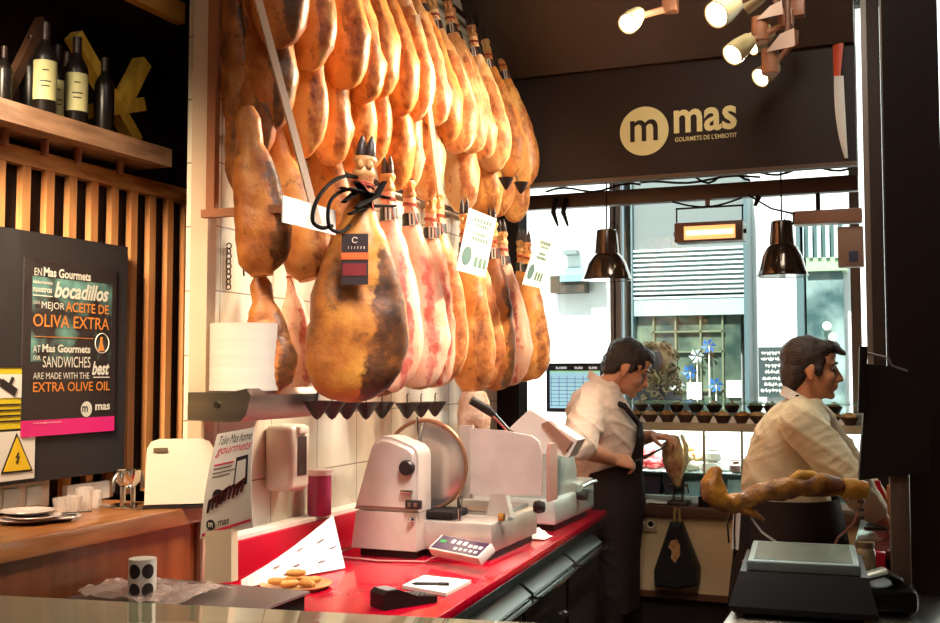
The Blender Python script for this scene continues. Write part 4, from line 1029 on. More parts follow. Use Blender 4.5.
# control panel box
p0 = V((-1.45, 3.235, .975)); p1 = at(479, 556, Y=3.12); p1.z = .975
xd = (p1-p0); Lb = xd.length
Mc = Mx(p0, xd, V((0.3, .8, .55)))
k_ = MB().box(-.005, Lb, -.006, .066, -.032, 0, Mc, bev=.004).build('control_panel', WHITEPL, t)
MB().box(.006, Lb-.008, .0, .062, 0, .0012, Mc).build('display', mat('panel_violet', (58, 34, 66), .2), k_)
q = MB()
for u in (.30, .42, .54): q.box(Lb*u, Lb*u+.016, .034, .05, .0012, .002, Mc)
for u in (.45, .55, .65, .75, .85): q.box(Lb*u, Lb*u+.013, .01, .02, .0012, .002, Mc)
for u in (.70, .80, .90): q.box(Lb*u-.01, Lb*u+.006, .03, .042, .0012, .002, Mc)
q.build('keys', WHITEP, k_)
MB().box(Lb*.08, Lb*.2, .03, .042, .0012, .002, Mc).build('green_key', mat('key_green', (40, 150, 80), .4), k_)
MB().tube([(-1.44, 3.30, .94), (-1.47, 3.24, .925), (-1.62, 3.2, .925), (-1.78, 3.22, .925), (-1.82, 3.3, .926), (-1.78, 3.36, .94)], .0035, 8).build('power_cord', mat('cord_pink', (176, 130, 124), .4), t)
# second slicer
t = thing('meat_slicer', (-1.5, 4.3, CZ), 'pale steel meat slicer with tilted head behind the big slicer', 'meat slicer')
PALE = mat('slicer_pale', (206, 214, 208), .3, .5, col2=(190, 200, 194), scale=8)
MB().box(-1.68, -1.275, 4.06, 4.60, .945, 1.045, bev=.012).build('base', PALE, t)
MB().box(-1.66, -1.29, 4.09, 4.56, CZ+.001, .945).build('rubber_foot', BLACKP, t)
MB().box(-1.60, -1.27, 4.36, 4.615, .95, 1.085, bev=.015).build('side_cover', PALE, t)
MB().prism([(4.08, 1.045), (4.44, 1.045), (4.44, 1.13), (4.40, 1.20), (4.34, 1.225), (4.08, 1.225)], -1.56, -1.30, Matrix(((0, 0, 1, 0), (1, 0, 0, 0), (0, 1, 0, 0), (0, 0, 0, 1)))).build('body', PALE, t)
pp = [at(x, y, Y=4.12) for x, y in ((511, 428), (531, 409), (579, 440), (570, 457), (541, 452))]
MB().rings([[p+V((0, -.02, 0)) for p in pp], [p+V((0, .10, 0)) for p in pp]]).build('tilted_head', mat('white_enamel', (236, 226, 216), .3), t)
pp = [at(x, y, Y=4.08) for x, y in ((541, 424), (548, 421), (572, 442), (565, 452))]
MB().rings([[p+V((0, 0, 0)) for p in pp], [p+V((0, .04, 0)) for p in pp]]).build('head_panel', mat('panel_brown', (150, 110, 92), .4), t)
MB().tube([at(509, 431, Y=4.1), at(493, 414, Y=4.05)], .010, 12).build('handle_rod', CHROME, t)
MB().tube([at(494, 415, Y=4.05), at(488, 410, Y=4.04), at(471, 400, Y=4.0)], [.014, .02, .018], 14).build('handle_grip', BLACKP, t)
c = at(577, 490, Y=4.45); MB().tube([(-1.285, 4.36, 1.03), (-1.25, 4.36, 1.03), (-1.235, 4.36, 1.03)], [.012, .02, .016], 14).build('knob', BLACKP, t)
MB().tube([(-1.262, 4.38, 1.065), (-1.25, 4.46, 1.075), (-1.245, 4.54, 1.075)], .010, 12).build('lever', CHROME, t)
q = MB(); c = at(474, 414, Y=4.16)
q.rings([[V((c.x+(r+.006*math.sin(j*2.1+i))*math.cos(2*PI*j/24), 4.16+.7*r*math.sin(2*PI*j/24), c.z+dz)) for j in range(24)] for i, (dz, r) in enumerate(((-.10, .05), (-.07, .065), (0, .072), (.05, .066), (.09, .05), (.1, .02)))])
o = q.build('wrapped_meat', mat('meat_wrap', (226, 196, 172), .5, col2=(196, 150, 124), scale=14, bump=.4))
tag(o, 'pale cloth wrapped meat piece behind the big slicer food plate', 'wrapped meat')
q = MB(); c = at(549, 536, Z=CZ+.01)
q.grid(lambda u, v: (c.x-.09+.09*u, c.y-.05+.1*v, CZ+.004+.03*math.sin(PI*u)*math.sin(PI*v)*(1+.5*noise.noise(V((u*6, v*6, 2))))), 14, 14, .002)
o = q.build('paper_napkin', WHITEP); tag(o, 'crumpled white napkin on the red counter between the two slicers', 'napkin')
# card terminal, notepad, pen
c = at(404, 597, Z=CZ+.02)
t = thing('card_terminal', (c.x, c.y, CZ), 'black card payment terminal lying on the red counter before the notepad', 'card terminal', rz=.55)
q = MB(); M = Matrix(((0, 0, 1, 0), (1, 0, 0, 0), (0, 1, 0, 0), (0, 0, 0, 1)))
q.prism([(-.085, .001), (.085, .001), (.085, .018), (.02, .026), (-.04, .05), (-.075, .05), (-.085, .04)], -.036, .036, M)
q.build('case', BLACKP, t, world=False).data.transform(Matrix.Rotation(-1.1, 4, 'Z'))
q = MB(); q.box(-.028, .028, -.075, -.042, .05, .0515); q.build('screen', mat('terminal_screen', (150, 156, 158), .15), t, world=False).data.transform(Matrix.Rotation(-1.1, 4, 'Z'))
q = MB()
for i in range(3):
    for j in range(4): q.box(-.026+.019*i, -.012+.019*i, .01+.016*j, .02+.016*j, .024-.0014*j, .029-.0019*j)
q.build('keypad', mat('keys_grey', (90, 84, 84), .5), t, world=False).data.transform(Matrix.Rotation(-1.1, 4, 'Z'))
a, b, c, d = at(402, 585, Z=CZ+.012), at(424, 575, Z=CZ+.012), at(471, 580, Z=CZ+.012), at(446, 593, Z=CZ+.012)
q = MB(); n_ = V((0, 0, -.010)); q.rings([[p+n_ for p in (a, b, c, d)], [a, b, c, d]])
tag(q.build('notepad', WHITEP), 'white notepad lying next to the card terminal', 'notepad')
a, b = at(412, 583.5, Z=CZ+.02), at(449, 584, Z=CZ+.02)
t = thing('pen', ((a+b)/2), 'black pen lying on the white notepad', 'pen')
MB().tube([a, a.lerp(b, .1), a.lerp(b, .72)], [.0015, .0045, .0045], 10).build('barrel', INK, t); MB().tube([a.lerp(b, .72), b], [.0052, .005], 10).build('cap', BLACKP, t)

# ================================================================== BACK COUNTER AND DISPLAY CASE
BCY = 5.30
t = thing('back_counter', (-.6, 5.6, 0), 'beige fronted counter under the front window carrying the lit case', 'counter')
xl, xr_ = -1.40, 2.3
zp0 = at(690, 593, Y=BCY).z; zp1 = at(690, 517, Y=BCY).z; zt_ = at(690, 506, Y=BCY).z
MB().box(xl, xr_, BCY, 5.85, zp0, zp1).build('front_panel', mat('beige_panel', (222, 190, 146), .45, col2=(208, 174, 128), scale=3), t)
MB().box(xl, xr_, BCY-.03, 5.85, zp1, zt_, bev=.004).build('worktop', mat('dark_worktop', (92, 64, 50), .3), t)
MB().box(xl, xr_, BCY-.02, 5.85, zp0-.03, zp0).build('trim', mat('dark_wood_trim', (96, 58, 36), .4), t)
MB().box(xl, xr_, BCY+.03, 5.85, 0, zp0-.03).build('base', CABD, t)
s = thing('wall_socket', at(646, 524, Y=BCY), 'beige double power socket on the counter front beside the black bag', 'socket')
a = at(635, 531, Y=BCY); b = at(657, 516, Y=BCY)
MB().box(a.x, b.x, BCY-.008, BCY, a.z, b.z, bev=.002).build('plate', mat('socket_beige', (176, 146, 112), .4), s)
for u in (.27, .73):
    x = a.x+(b.x-a.x)*u; MB().torus((x, BCY-.009, (a.z+b.z)/2), (0, 1, 0), .019, .004, 20, 6).build('outlet', mat('socket_pale', (214, 200, 170), .4), s)
    MB().disc((x, BCY-.009, (a.z+b.z)/2), (0, -1, 0), .013, .001, 16).build('outlet_hole', BLACKM, s)
# lit case
CYF, CYB = 5.42, 5.80
t = thing('refrigerated_case', (-.6, 5.6, zt_), 'lit glass fronted refrigerated case of meats behind the two men', 'refrigerated case')
zr0 = at(690, 431, Y=CYF).z; zr1 = at(690, 423, Y=CYF).z
CFR = mat('case_frame', (196, 180, 150), .35, .3)
cl, cr = -1.33, 0.02
MB().box(cl, cr, CYF-.01, CYB, zr0, zr1).build('top_frame', CFR, t)
MB().box(cl, cr, CYB-.02, CYB, zt_, zr0).build('back_wall', mat('case_white', (226, 240, 240), .4), t)
MB().box(cl, cr, CYF, CYB-.02, zt_, zt_+.03).build('deck', mat('case_white', (226, 240, 240), .4), t)
for px_ in (704, 742):
    x = at(px_, 450, Y=CYF).x; MB().box(x-.006, x+.006, CYF-.004, CYF+.012, zt_+.03, zr0).build('mullion', CFR, t)
MB().box(cl, cl+.02, CYF, CYB-.02, zt_+.03, zr0).build('end_panel', CFR, t); MB().box(cr-.02, cr, CYF, CYB-.02, zt_+.03, zr0).build('end_panel', CFR, t)
zsf = at(690, 471, Y=CYF+.1).z
MB().box(cl+.02, cr-.02, CYF+.03, CYB-.02, zsf-.006, zsf).build('inner_shelf', mat('shelf_glass_white', (214, 232, 230), .2), t)
MB().box(cl+.02, cr-.02, CYF, CYF+.005, zt_+.03, zr0).build('front_glass', GL, t)
MB().box(cl+.03, cr-.03, CYF+.03, CYF+.05, zr0-.022, zr0-.002).build('tube_lamp', mat('tube_light', (240, 255, 252), .5, emit=6.0), t)
zgt = at(690, 402, Y=5.5).z
MB().box(cl, cr, CYF+.01, CYB, zgt-.008, zgt).build('top_glass', mat('green_glass', (140, 205, 180), .05, alpha=.55), t)
MB().box(cl, cr, 5.56, CYB, zr1, at(690, 412, Y=5.6).z-.002).build('riser', mat('riser_pale', (190, 206, 196), .3), t)
# bowls on the case top
BOWL = mat('dark_bowl', (70, 42, 34), .4); 
FOODS = [mat('nuts', (206, 148, 78), .6, col2=(150, 92, 44), scale=60, bump=.5), mat('pale_snack', (226, 190, 130), .6, col2=(186, 140, 84), scale=60, bump=.5), mat('green_olives', (150, 130, 60), .5, col2=(110, 96, 40), scale=50, bump=.5)]
def bowl(px_, py_, Y, fi, label, grp, r=.045):
    p = at(px_, py_, Y=Y)
    t = thing('bowl', p, label, 'bowl', grp)
    k = r/.045
    MB().lathe([(0, 0), (.026*k, 0), (.044*k, .034*k), (.045*k, .038*k), (.041*k, .038*k), (.025*k, .006*k), (0, .005*k)], n=28).build('dish', BOWL, t, world=False)
    q = MB(); rs = random.Random(int(px_)); q.lathe([(.0405*k, .034*k), (.03*k, .050*k), (.012*k, .058*k), (0, .059*k)], n=16)
    for i in range(14):
        a = rs.uniform(0, 6.28); R_ = .034*k*math.sqrt(rs.random()); q.ell((R_*math.cos(a), R_*math.sin(a), .060*k-.45*R_), (.008*k, .006*k, .006*k), u=7, v=5)
    q.build('snack', FOODS[fi], t, world=False)
fr = [(633, 0), (649, 1), (666, 0), (684, 0), (703, 0), (721, 1), (741, 0), (756, 1), (771, 0), (830, 0), (847, 1)]
bk = [(640, 0), (657, 2), (676, 1), (695, 2), (713, 0), (731, 1), (754, 2), (770, 0), (832, 0)]
zf = zr1+.001
for i, (x, f) in enumerate(fr):
    y = 422; p = at(x, y, Y=5.47)
    bowl(x, 311.5, 5.47, f, 'dark snack bowl, %s from the man with the knife in the front row' % ORD[i], 'bowls in the front row on the case')
for i, (x, f) in enumerate(bk):
    bowl(x, 311.5, 5.63, f, 'dark snack bowl, %s from the man with the knife in the back row' % ORD[i], 'bowls in the back row on the case', .043)
zbk = at(690, 412, Y=5.6).z
for o in bpy.data.objects:
    if o.type == 'EMPTY' and o.name.startswith('bowl'):
        o.location.z = zf if abs(o.location.y-5.47) < .01 else zbk-.001
for i, x in enumerate((641, 657.5, 675, 693.5, 712, 731, 748.5, 763.5, 838.5)):
    p = at(x, 311.5, Y=5.445)
    o = MB().prism([(-.02, 0), (.02, 0), (.004, .034), (-.004, .034)], -.002, .002, XZ).build('price_tag', WHITEP, base=False); o.location = (p.x, 5.445, zf); o.rotation_euler = (-.25, 0, 0)
    tag(o, 'tiny white tag before the bowls, %s from the man with the knife' % ORD[i], 'price tag', 'tags before the bowls')
# goods in the case
RED = mat('red_meat', (206, 60, 66), .35, col2=(236, 150, 150), scale=30, contrast=(.5, .7))
i = 0
for px_, py_, s_ in ((640, 466, .05), (648, 458, .055), (658, 465, .05), (654, 469, .045), (644, 470, .05), (665, 469, .04)):
    p = at(px_, 470, Y=CYF+.12+.02*(i % 3)); q = MB(); rs = random.Random(i)
    z = zsf+.001+(.045 if i == 1 else 0)
    for k in range(3):
        q.ell((rs.uniform(-.012, .012), rs.uniform(-.01, .01), .02+.011*k), (s_*.8, .035, .02), Matrix.Rotation(rs.uniform(-.3, .3), 4, 'Y'))
    zmin = min(v.co.z for v in q.bm.verts)
    for v in q.bm.verts: v.co.z -= zmin
    o = q.build('meat_piece', RED, base=False); o.location = (p.x, p.y, z)
    tag(o, 'red marbled meat piece in the case beside the knife, %s of the heap' % ORD[i], 'meat', 'red meat pieces in the case'); i += 1
CHE = [mat('pale_cheese', (236, 214, 160), .5, col2=(214, 180, 116), scale=14), mat('dry_brown', (150, 104, 62), .6), mat('cream_wrap', (250, 240, 220), .4)]
rs = random.Random(12)
for i in range(12):
    px_ = 684+rs.uniform(-2, 20); lvl = i//5
    p = at(px_, 470, Y=CYF+.08+.05*(i % 3)); q = MB()
    q.rings([[V((x*.5, r*math.cos(2*PI*j/10), r*math.sin(2*PI*j/10))) for j in range(10)] for x, r in ((-.11, .006), (-.08, .02), (0, .026), (.08, .018), (.11, .005))])
    o = q.build('cured_sausage', CHE[(0, 0, 1, 2, 0)[i % 5]], base=False); o.location = (p.x, p.y, zsf+.028+.045*lvl); o.rotation_euler = (0, rs.uniform(-.25, .25)-(.9 if i % 3 == 1 else 0)*lvl/2, rs.uniform(-1.2, 1.2))
    tag(o, 'pale dry sausage in the heap behind the ham holder rods in the case', 'sausage', 'pale sausages in the case')
for i in range(14):
    px_ = 712+rs.uniform(-4, 36); lvl = i//7
    p = at(px_, 470, Y=CYF+.07+.06*(i % 3)); q = MB(); w, h = rs.uniform(.03, .05), rs.uniform(.03, .05)
    q.rings([[V((w*c_*math.cos(2*PI*j/12)*(1+.15*math.sin(3*j)), .03*c_*math.sin(2*PI*j/12), h*z)) for j in range(12)] for z, c_ in ((0, .5), (.25, 1), (1.1, .95), (1.5, .35), (1.7, .6))])
    o = q.build('white_parcel', mat('white_wrap', (250, 248, 244), .4) if i % 5 else mat('wrap_dark', (120, 84, 80), .5), base=False); o.location = (p.x, p.y, zsf+.001+.055*lvl); o.rotation_euler = (0, 0, rs.uniform(-.6, .6))
    tag(o, 'white wrapped parcel in the heap at the bright part of the case' if i % 5 else 'dark wrapped parcel among the white parcels in the case', 'parcel', 'white parcels in the case' if i % 5 else 'dark parcels in the case')
for i, (x0, x1) in enumerate(((645, 661), (664, 676))):
    a = at(x0, 494, Y=CYF+.06); b = at(x1, 476, Y=CYF+.06)
    o = MB().prism([(a.x+.006, zt_+.031), (b.x-.006, zt_+.031), (b.x, b.z), (a.x, b.z)], CYF+.05, CYF+.12, XZ).build('dark_tub', mat('violet_tub', (84, 62, 74), .4))
    tag(o, ('wider dark tub on the case floor under the red meat', 'narrower dark tub on the case floor behind the ham holder rods')[i], 'tub')
for i, (x0, x1, z_) in enumerate(((685, 700, 482), (706, 726, 484), (728, 742, 480))):
    a = at(x0, 494, Y=CYF+.08); b = at(x1, z_, Y=CYF+.08)
    o = MB().box(a.x, b.x, CYF+.06, CYF+.16, zt_+.031, b.z, bev=.006).build('cheese_box', mat('pale_blue_box', (196, 224, 232), .4))
    tag(o, 'pale blue box on the case floor, %s past the dark tubs' % ORD[i], 'box', 'pale boxes on the case floor')
q = MB(); a = at(660, 503, Z=zt_+.004); 
q.grid(lambda u, v: (a.x-.10+.22*u, 5.29+.10*v, zt_+.004+.014*max(0, noise.noise(V((u*7, v*5, 8))))+.004), 24, 10, .002)
tag(q.build('paper_scraps', WHITEP), 'white paper scraps on the counter ledge in front of the case', 'paper')
a = at(700, 508, Y=5.33); b = at(730, 497, Y=5.33)
tag(MB().box(a.x, b.x, 5.28, 5.40, zt_+.0005, b.z, bev=.003).build('dark_box', BLACKM), 'flat dark box on the counter ledge behind the carved ham', 'box')
# vertical ham holder with carved ham
HXc = at(677, 500, Y=5.28)
t = thing('ham_stand', (HXc.x, 5.28, zt_), 'steel rod ham stand on the back counter holding a carved ham upright', 'ham stand')
MB().box(HXc.x-.05, HXc.x+.05, 5.28, 5.40, zt_+.0005, zt_+.02, bev=.003).build('base', STEELD, t)
zh = at(676, 474, Y=5.28).z
for dx in (-.022, .022): MB().tube([(HXc.x+dx, 5.31, zt_+.02), (HXc.x+dx, 5.31, zh)], .0055, 10).build('rod', STEELD, t)
MB().tube([(HXc.x-.05, 5.31, zt_+.10), (HXc.x+.05, 5.31, zt_+.10)], .007, 8).build('cross_bar', STEELD, t)
MB().tube([(HXc.x+.045, 5.31, zt_+.10), (HXc.x+.052, 5.31, zt_+.06)], .004, 8).build('screw', STEELD, t)
pts = [(678, 486), (676, 474), (673, 460), (672, 446), (676, 436)]
q = MB(); q.tube([at(x, y, Y=5.26) for x, y in pts], [.015, .045, .062, .06, .02], 18, flat=.85)
for v in q.bm.verts: v.co += v.co.normalized()*.006*noise.noise(v.co*26)
o = q.build('carved_ham', mat('carved_ham', (176, 110, 74), .4, col2=(226, 196, 140), scale=16, contrast=(.4, .6), bump=.3)); tag(o, 'carved piece of ham held up on the rod stand under the knife', 'ham')
q = MB(); q.tube([at(x, y, Y=5.24) for x, y in ((681, 434), (686, 446), (686, 462), (681, 478))], [.012, .026, .026, .008], 12, flat=.5)
q.build('fat_edge', mat('fat_edge', (240, 222, 168), .4), o)
# black bag with ham picture
t = thing('carrier_bag', at(678, 586, Y=5.24), 'black bag with a ham picture hanging on the beige counter front', 'bag')
pp = [at(x, y, Y=5.24) for x, y in ((671, 522), (682, 522), (700, 568), (699, 585), (678, 588), (656, 585), (655, 570))]
def sc_(p, k, dy): c = at(678, 560, Y=5.24); return V((c.x+(p.x-c.x)*k, 5.24+dy, c.z+(p.z-c.z)*k))
MB().rings([[sc_(p, .9, -.055) for p in pp], [sc_(p, 1, -.03) for p in pp], [sc_(p, 1, .03) for p in pp], [sc_(p, .9, .052) for p in pp]]).build('sack', mat('bag_black', (22, 17, 16), .5, bump=.4, bscale=9), t)
q = MB(); poly = [at(x, y, Y=5.184) for x, y in ((671, 541), (677, 539), (680, 546), (680, 555), (675, 563), (671, 558), (672, 551), (668, 547))]
q.rings([poly, [p+V((0, -.0015, 0)) for p in poly]]); q.build('ham_picture', mat('picture_tan', (206, 160, 104), .5, col2=(160, 104, 60), scale=30), t)
q = MB(); q.tube([at(674, 524, Y=5.24), at(675, 508, Y=5.245), at(679, 508, Y=5.245), at(680, 524, Y=5.24)], .008, 8); q.build('handle', mat('brass_handle', (150, 116, 70), .4), t)

# POS screen by the window
p = at(572, 411, Y=5.5)
t = thing('ledge_cabinet', (-1.6, 5.65, 0), 'pale cabinet beneath the till screen beside the window', 'cabinet')
MB().box(-1.82, -1.42, 5.40, 5.84, 0, 1.22).build('body', mat('cabinet_pale', (206, 204, 196), .5), t)
MB().box(-1.83, -1.41, 5.39, 5.85, 1.22, 1.25, bev=.004).build('top', WHITEPL, t)
t = thing('till_screen', (p.x, 5.52, 1.25), 'black framed till screen showing a pale blue table beside the man with the knife', 'till screen')
a = at(546, 412, Y=5.5); b = at(603, 363, Y=5.5)
MB().box(a.x, b.x, 5.5, 5.54, a.z, b.z, bev=.006).build('frame', BLACKP, t)
a2 = at(550, 408, Y=5.498); b2 = at(600, 370, Y=5.498)
s = MB().box(a2.x, b2.x, 5.498, 5.5, a2.z, b2.z).build('screen', mat('screen_blue', (150, 196, 214), .3, emit=.9), t)
MB().box(a2.x, b2.x, 5.4975, 5.498, b2.z-.004, b2.z+.022).build('header', mat('screen_dark', (50, 56, 58), .3), s)
q = MB(); H = b2.z-a2.z; W = b2.x-a2.x
q.text('0,000', (a2.x+W*.12, 5.4972, b2.z+.004), (W*.22, 0, 0), (0, 0, .014), t=.0002); q.text('0,00', (a2.x+W*.5, 5.4972, b2.z+.004), (W*.16, 0, 0), (0, 0, .014), t=.0002)
q.text('0,00', (a2.x+W*.78, 5.4972, b2.z+.004), (W*.16, 0, 0), (0, 0, .014), t=.0002); q.build('digits', mat('digits_white', (240, 250, 250), .4, emit=1.0), s)
MB().box(a2.x, b2.x, 5.4974, 5.498, b2.z-.012, b2.z-.005).build('green_bar', mat('screen_green', (140, 200, 120), .4, emit=.8), s)
q = MB()
for i in range(8): q.box(a2.x+.004, b2.x-.004, 5.4974, 5.498, a2.z+H*(.06+.1*i), a2.z+H*(.06+.1*i)+.003)
for i in range(6): q.box(a2.x+W*(.02+.16*i), a2.x+W*(.02+.16*i)+.003, 5.4974, 5.498, a2.z+.01, b2.z-.03)
q.build('table_lines', mat('screen_lines', (84, 130, 160), .4), s)
MB().box(p.x-.03, p.x+.03, 5.54, 5.58, 1.25, 1.5).build('stand', BLACKP, t); MB().box(p.x-.09, p.x+.09, 5.48, 5.64, 1.25, 1.262, bev=.003).build('foot', BLACKP, t)
# ================================================================== CEILING FITTINGS
# beam with heaters
by0 = at(540, 199, Y=5.25); by1 = at(858, 182, Y=5.25)
t = thing('ceiling_beam', (-.8, 5.25, by0.z-.04), 'dark brown beam running in front of the window carrying lamps and heaters', 'beam')
zb0 = at(700, 200.5, Y=5.25).z; zb1 = at(700, 185.5, Y=5.25).z
MB().box(-1.80, at(858, 180, Y=5.25).x, 5.22, 5.28, zb0, zb1, bev=.004).build('beam', mat('beam_brown', (74, 52, 42), .45), t)
q = MB()
for i, (x0, x1, s_) in enumerate(((545, 640, .03), (640, 760, .02), (690, 750, .05), (760, 850, .03))):
    a, b = at(x0, 176, Y=5.2), at(x1, 174, Y=5.2)
    q.tube([V((a.x+(b.x-a.x)*k/10, 5.21, zb1+.012+.015*i*.5+s_*.5*math.sin(k*.9+i))) for k in range(11)], .006, 6)
q.build('cable', BLACKM, t)
q = MB(); a, b = at(672, 200, Y=5.2), at(742, 196, Y=5.2)
q.tube([V((a.x+(b.x-a.x)*k/12, 5.205, zb0-.005-.035*math.sin(PI*k/12))) for k in range(13)], .005, 6)
a, b = at(748, 195, Y=5.2), at(795, 214, Y=5.2); q.tube([a, a.lerp(b, .5)+V((0, 0, -.02)), b], .005, 6)
q.build('cable', BLACKM, t)
for x in (556, 566): 
    a = at(x, 198, Y=5.2); b = at(x+2, 226, Y=5.2); MB().tube([a, a.lerp(b, .5)+V((-.02, 0, 0)), b], [.012, .014, .006], 8).build('hanging_strap', BLACKM, t)
a = at(759, 196, Y=5.2); b = at(755, 206, Y=5.2); MB().tube([a, b], [.014, .008], 10).build('clamp', BLACKM, t)
HT = mat('heater_body', (92, 66, 54), .45, .3)
ha, hb_ = at(675, 243, Y=5.22), at(743, 220, Y=5.22)
t = thing('infrared_heater', ((ha.x+hb_.x)/2, 5.22, ha.z), 'glowing infrared heater hung under the beam', 'heater')
MB().box(ha.x, hb_.x, 5.20, 5.32, ha.z, hb_.z, bev=.006).build('case', HT, t)
ga_, gb_ = at(684, 240, Y=5.195), at(735, 224, Y=5.195)
e = MB().box(ga_.x, gb_.x, 5.196, 5.20, ga_.z, gb_.z).build('element', mat('heater_glow', (255, 178, 110), .5, emit=1.3), t)
MB().box(ga_.x+.01, gb_.x-.01, 5.192, 5.196, (ga_.z*2+gb_.z)/3, (ga_.z+gb_.z*2)/3).build('hot_rod', mat('heater_core', (255, 230, 190), .5, emit=2.2), e)
c = at(708, 208, Y=5.25)
MB().box(ha.x+.0, hb_.x-.0, 5.245, 5.255, c.z, c.z+.008).build('bracket', BLACKM, t); MB().box(c.x-.012, c.x+.012, 5.24, 5.26, c.z, zb0-.0005).build('hanger', STEELD, t)
for x in (ha.x+.004, hb_.x-.006): MB().box(x-.003, x+.003, 5.245, 5.255, hb_.z, c.z).build('bracket', BLACKM, t)
for x in (ha.x-.012, hb_.x): MB().cyl((x, 5.26, (ha.z+hb_.z)/2), (x+.012, 5.26, (ha.z+hb_.z)/2), .012, n=12).build('knob', BLACKP, t)
ha, hb_ = at(793, 225, Y=5.22), at(862, 208, Y=5.22)
t = thing('infrared_heater', ((ha.x+hb_.x)/2, 5.22, ha.z), 'unlit brown heater seen from behind at the door frame', 'heater')
MB().box(ha.x, hb_.x, 5.20, 5.30, ha.z, hb_.z, bev=.005).build('case', mat('heater_brown', (150, 112, 90), .45), t)
MB().box((ha.x*2+hb_.x)/3, (ha.x*2+hb_.x)/3+.02, 5.24, 5.26, hb_.z, zb0-.0005).build('hanger', BLACKM, t)
ja, jb = at(838, 267, Y=5.24), at(863, 225, Y=5.24)
t = thing('junction_box', ((ja.x+jb.x)/2, 5.24, ja.z), 'beige brown junction box with a small dark plate under the unlit heater', 'junction box')
MB().box(ja.x, jb.x, 5.24, 5.32, ja.z, jb.z-.004, bev=.004).build('box', mat('box_brown', (150, 122, 104), .5), t)
a, b = at(849, 262, Y=5.23), at(858, 251, Y=5.23); MB().box(a.x, b.x, 5.234, 5.24, a.z, b.z).build('plate', mat('plate_blue', (52, 60, 90), .4), t)
# pendant lamps
PEN = mat('pendant_bronze', (60, 46, 36), .16, .5, coat=.6)
def pendant(x0, x1, ytop, yneck, ybot, label):
    Y = 5.12; xc = (x0+x1)/2; c = at(xc, ybot, Y=Y); R = (at(x1, ybot, Y=Y)-at(x0, ybot, Y=Y)).length/2
    t = thing('pendant_lamp', c, label, 'pendant lamp', 'pendant lamps before the window')
    zn = at(xc, yneck, Y=Y).z-c.z; zt2 = at(xc, ytop, Y=Y).z-c.z
    pf = [(R, 0), (R, .006), (R*.93, .03), (R*.8, zn*.62), (R*.62, zn*.9), (R*.5, zn), (R*.5, zn+.005), (R*.42, zt2-.004), (R*.38, zt2), (0, zt2)]
    inn = [(0, zt2-.004), (R*.36, zt2-.008), (R*.47, zn), (R*.59, zn*.88), (R*.77, zn*.6), (R*.91, .03), (R*.975, .004)]
    MB().lathe(pf+inn, n=48).build('shade', PEN, t, world=False)
    MB().torus((0, 0, .002), (0, 0, 1), R, .004, 48, 6).build('rim', PEN, t, world=False)
    MB().ell((0, 0, zn*.75), (R*.28, R*.28, R*.34)).build('bulb', mat('bulb_white', (244, 236, 214), .3), t, world=False)
    MB().cyl((0, 0, zt2), (0, 0, 3.49-c.z), .004, n=8).build('cord', BLACKM, t, world=False)
    MB().tube([(.01, 0, zt2), (.03, 0, zt2+.04), (.055, 0, zt2+.02), (.05, 0, zt2-.02)], .003, 6).build('wire', BLACKM, t, world=False)
pendant(583, 631, 230, 254, 280, 'dark bronze pendant lamp above the man with the knife')
pendant(757, 808, 221, 245, 276, 'dark bronze pendant lamp above the man in the plain shirt')
# track spotlights
SPC = mat('spot_cream', (214, 198, 150), .35); SPB = mat('spot_brown', (150, 100, 70), .45); LENS = mat('spot_lens', (255, 246, 205), .3, emit=9.0); TRK = mat('track_brown', (110, 74, 54), .5)
def spot(px_, py_, Y, aim, r, ln, label, energy, arm=(0.12, 0.10, .06), size=1.1):
    c = at(px_, py_, Y=Y); d = (V(aim)-c).normalized()
    t = thing('spotlight', c, label, 'spotlight', 'ceiling spotlights')
    M = d.to_track_quat('Z', 'Y').to_matrix().to_4x4()
    MB().lathe([(r*.55, -ln), (r*.7, -ln*.97), (r*.95, -ln*.45), (r, 0), (r*.9, .0), (r*.86, -.012), (0, -.013)], M=M, n=32).build('housing', SPC, t, world=False)
    MB().lathe([(0, -.012), (r*.86, -.0115), (r*.6, -.004), (0, -.002)], M=M, n=32).build('lens', LENS, t, world=False)
    e = V(arm)
    MB().tube([-d*ln*.6, -d*ln*.6+e*.5, -d*ln*.6+e], [.014, .014, .016], 12).build('arm', SPB, t, world=False)
    b = -d*ln*.6+e
    MB().box(b.x-.03, b.x+.03, b.y-.03, b.y+.03, b.z-.02, b.z+.05, bev=.006).build('mount', SPB, t, world=False)
    MB().cyl(b+V((0, 0, .05)), V((b.x, b.y, 3.5-c.z)), .012, n=10).build('stem', TRK, t, world=False)
    ld = bpy.data.lights.new('spot_beam', 'SPOT'); ld.energy = energy; ld.spot_size = size; ld.spot_blend = .6; ld.shadow_soft_size = .05; ld.color = (1.0, .84, .62)
    lo = bpy.data.objects.new('spot_beam', ld); COL.objects.link(lo); lo.parent = t; lo.matrix_basis = Matrix.Translation(d*.03) @ (-d).to_track_quat('Z', 'Y').to_matrix().to_4x4()
    return t
spot(628, 24, 4.1, (-1.55, 2.0, 1.3), .043, .11, 'single cream spotlight hanging apart from the others', 70, (.13, .08, .05), 1.9)
spot(716, 15, 3.9, (-1.7, 2.3, 1.6), .052, .13, 'big cream spotlight up front in the upper pair of spotlights', 80, (.16, .05, .08), 1.9)
spot(742, 4, 4.1, (-1.75, 4.3, 2.3), .048, .12, 'cream spotlight behind in the upper pair, cut by the picture top', 85, (.12, .05, .06), 1.5)
spot(732, 55, 4.25, (-1.8, 2.8, 1.3), .046, .12, 'cream spotlight in the middle pair seen from its lower side', 70, (.16, .08, .10), 1.9)
spot(750, 46, 4.5, (-1.75, 3.7, 1.8), .046, .12, 'cream spotlight in the middle pair next to the tilted bracket', 80, (.14, .05, .10), 1.7)
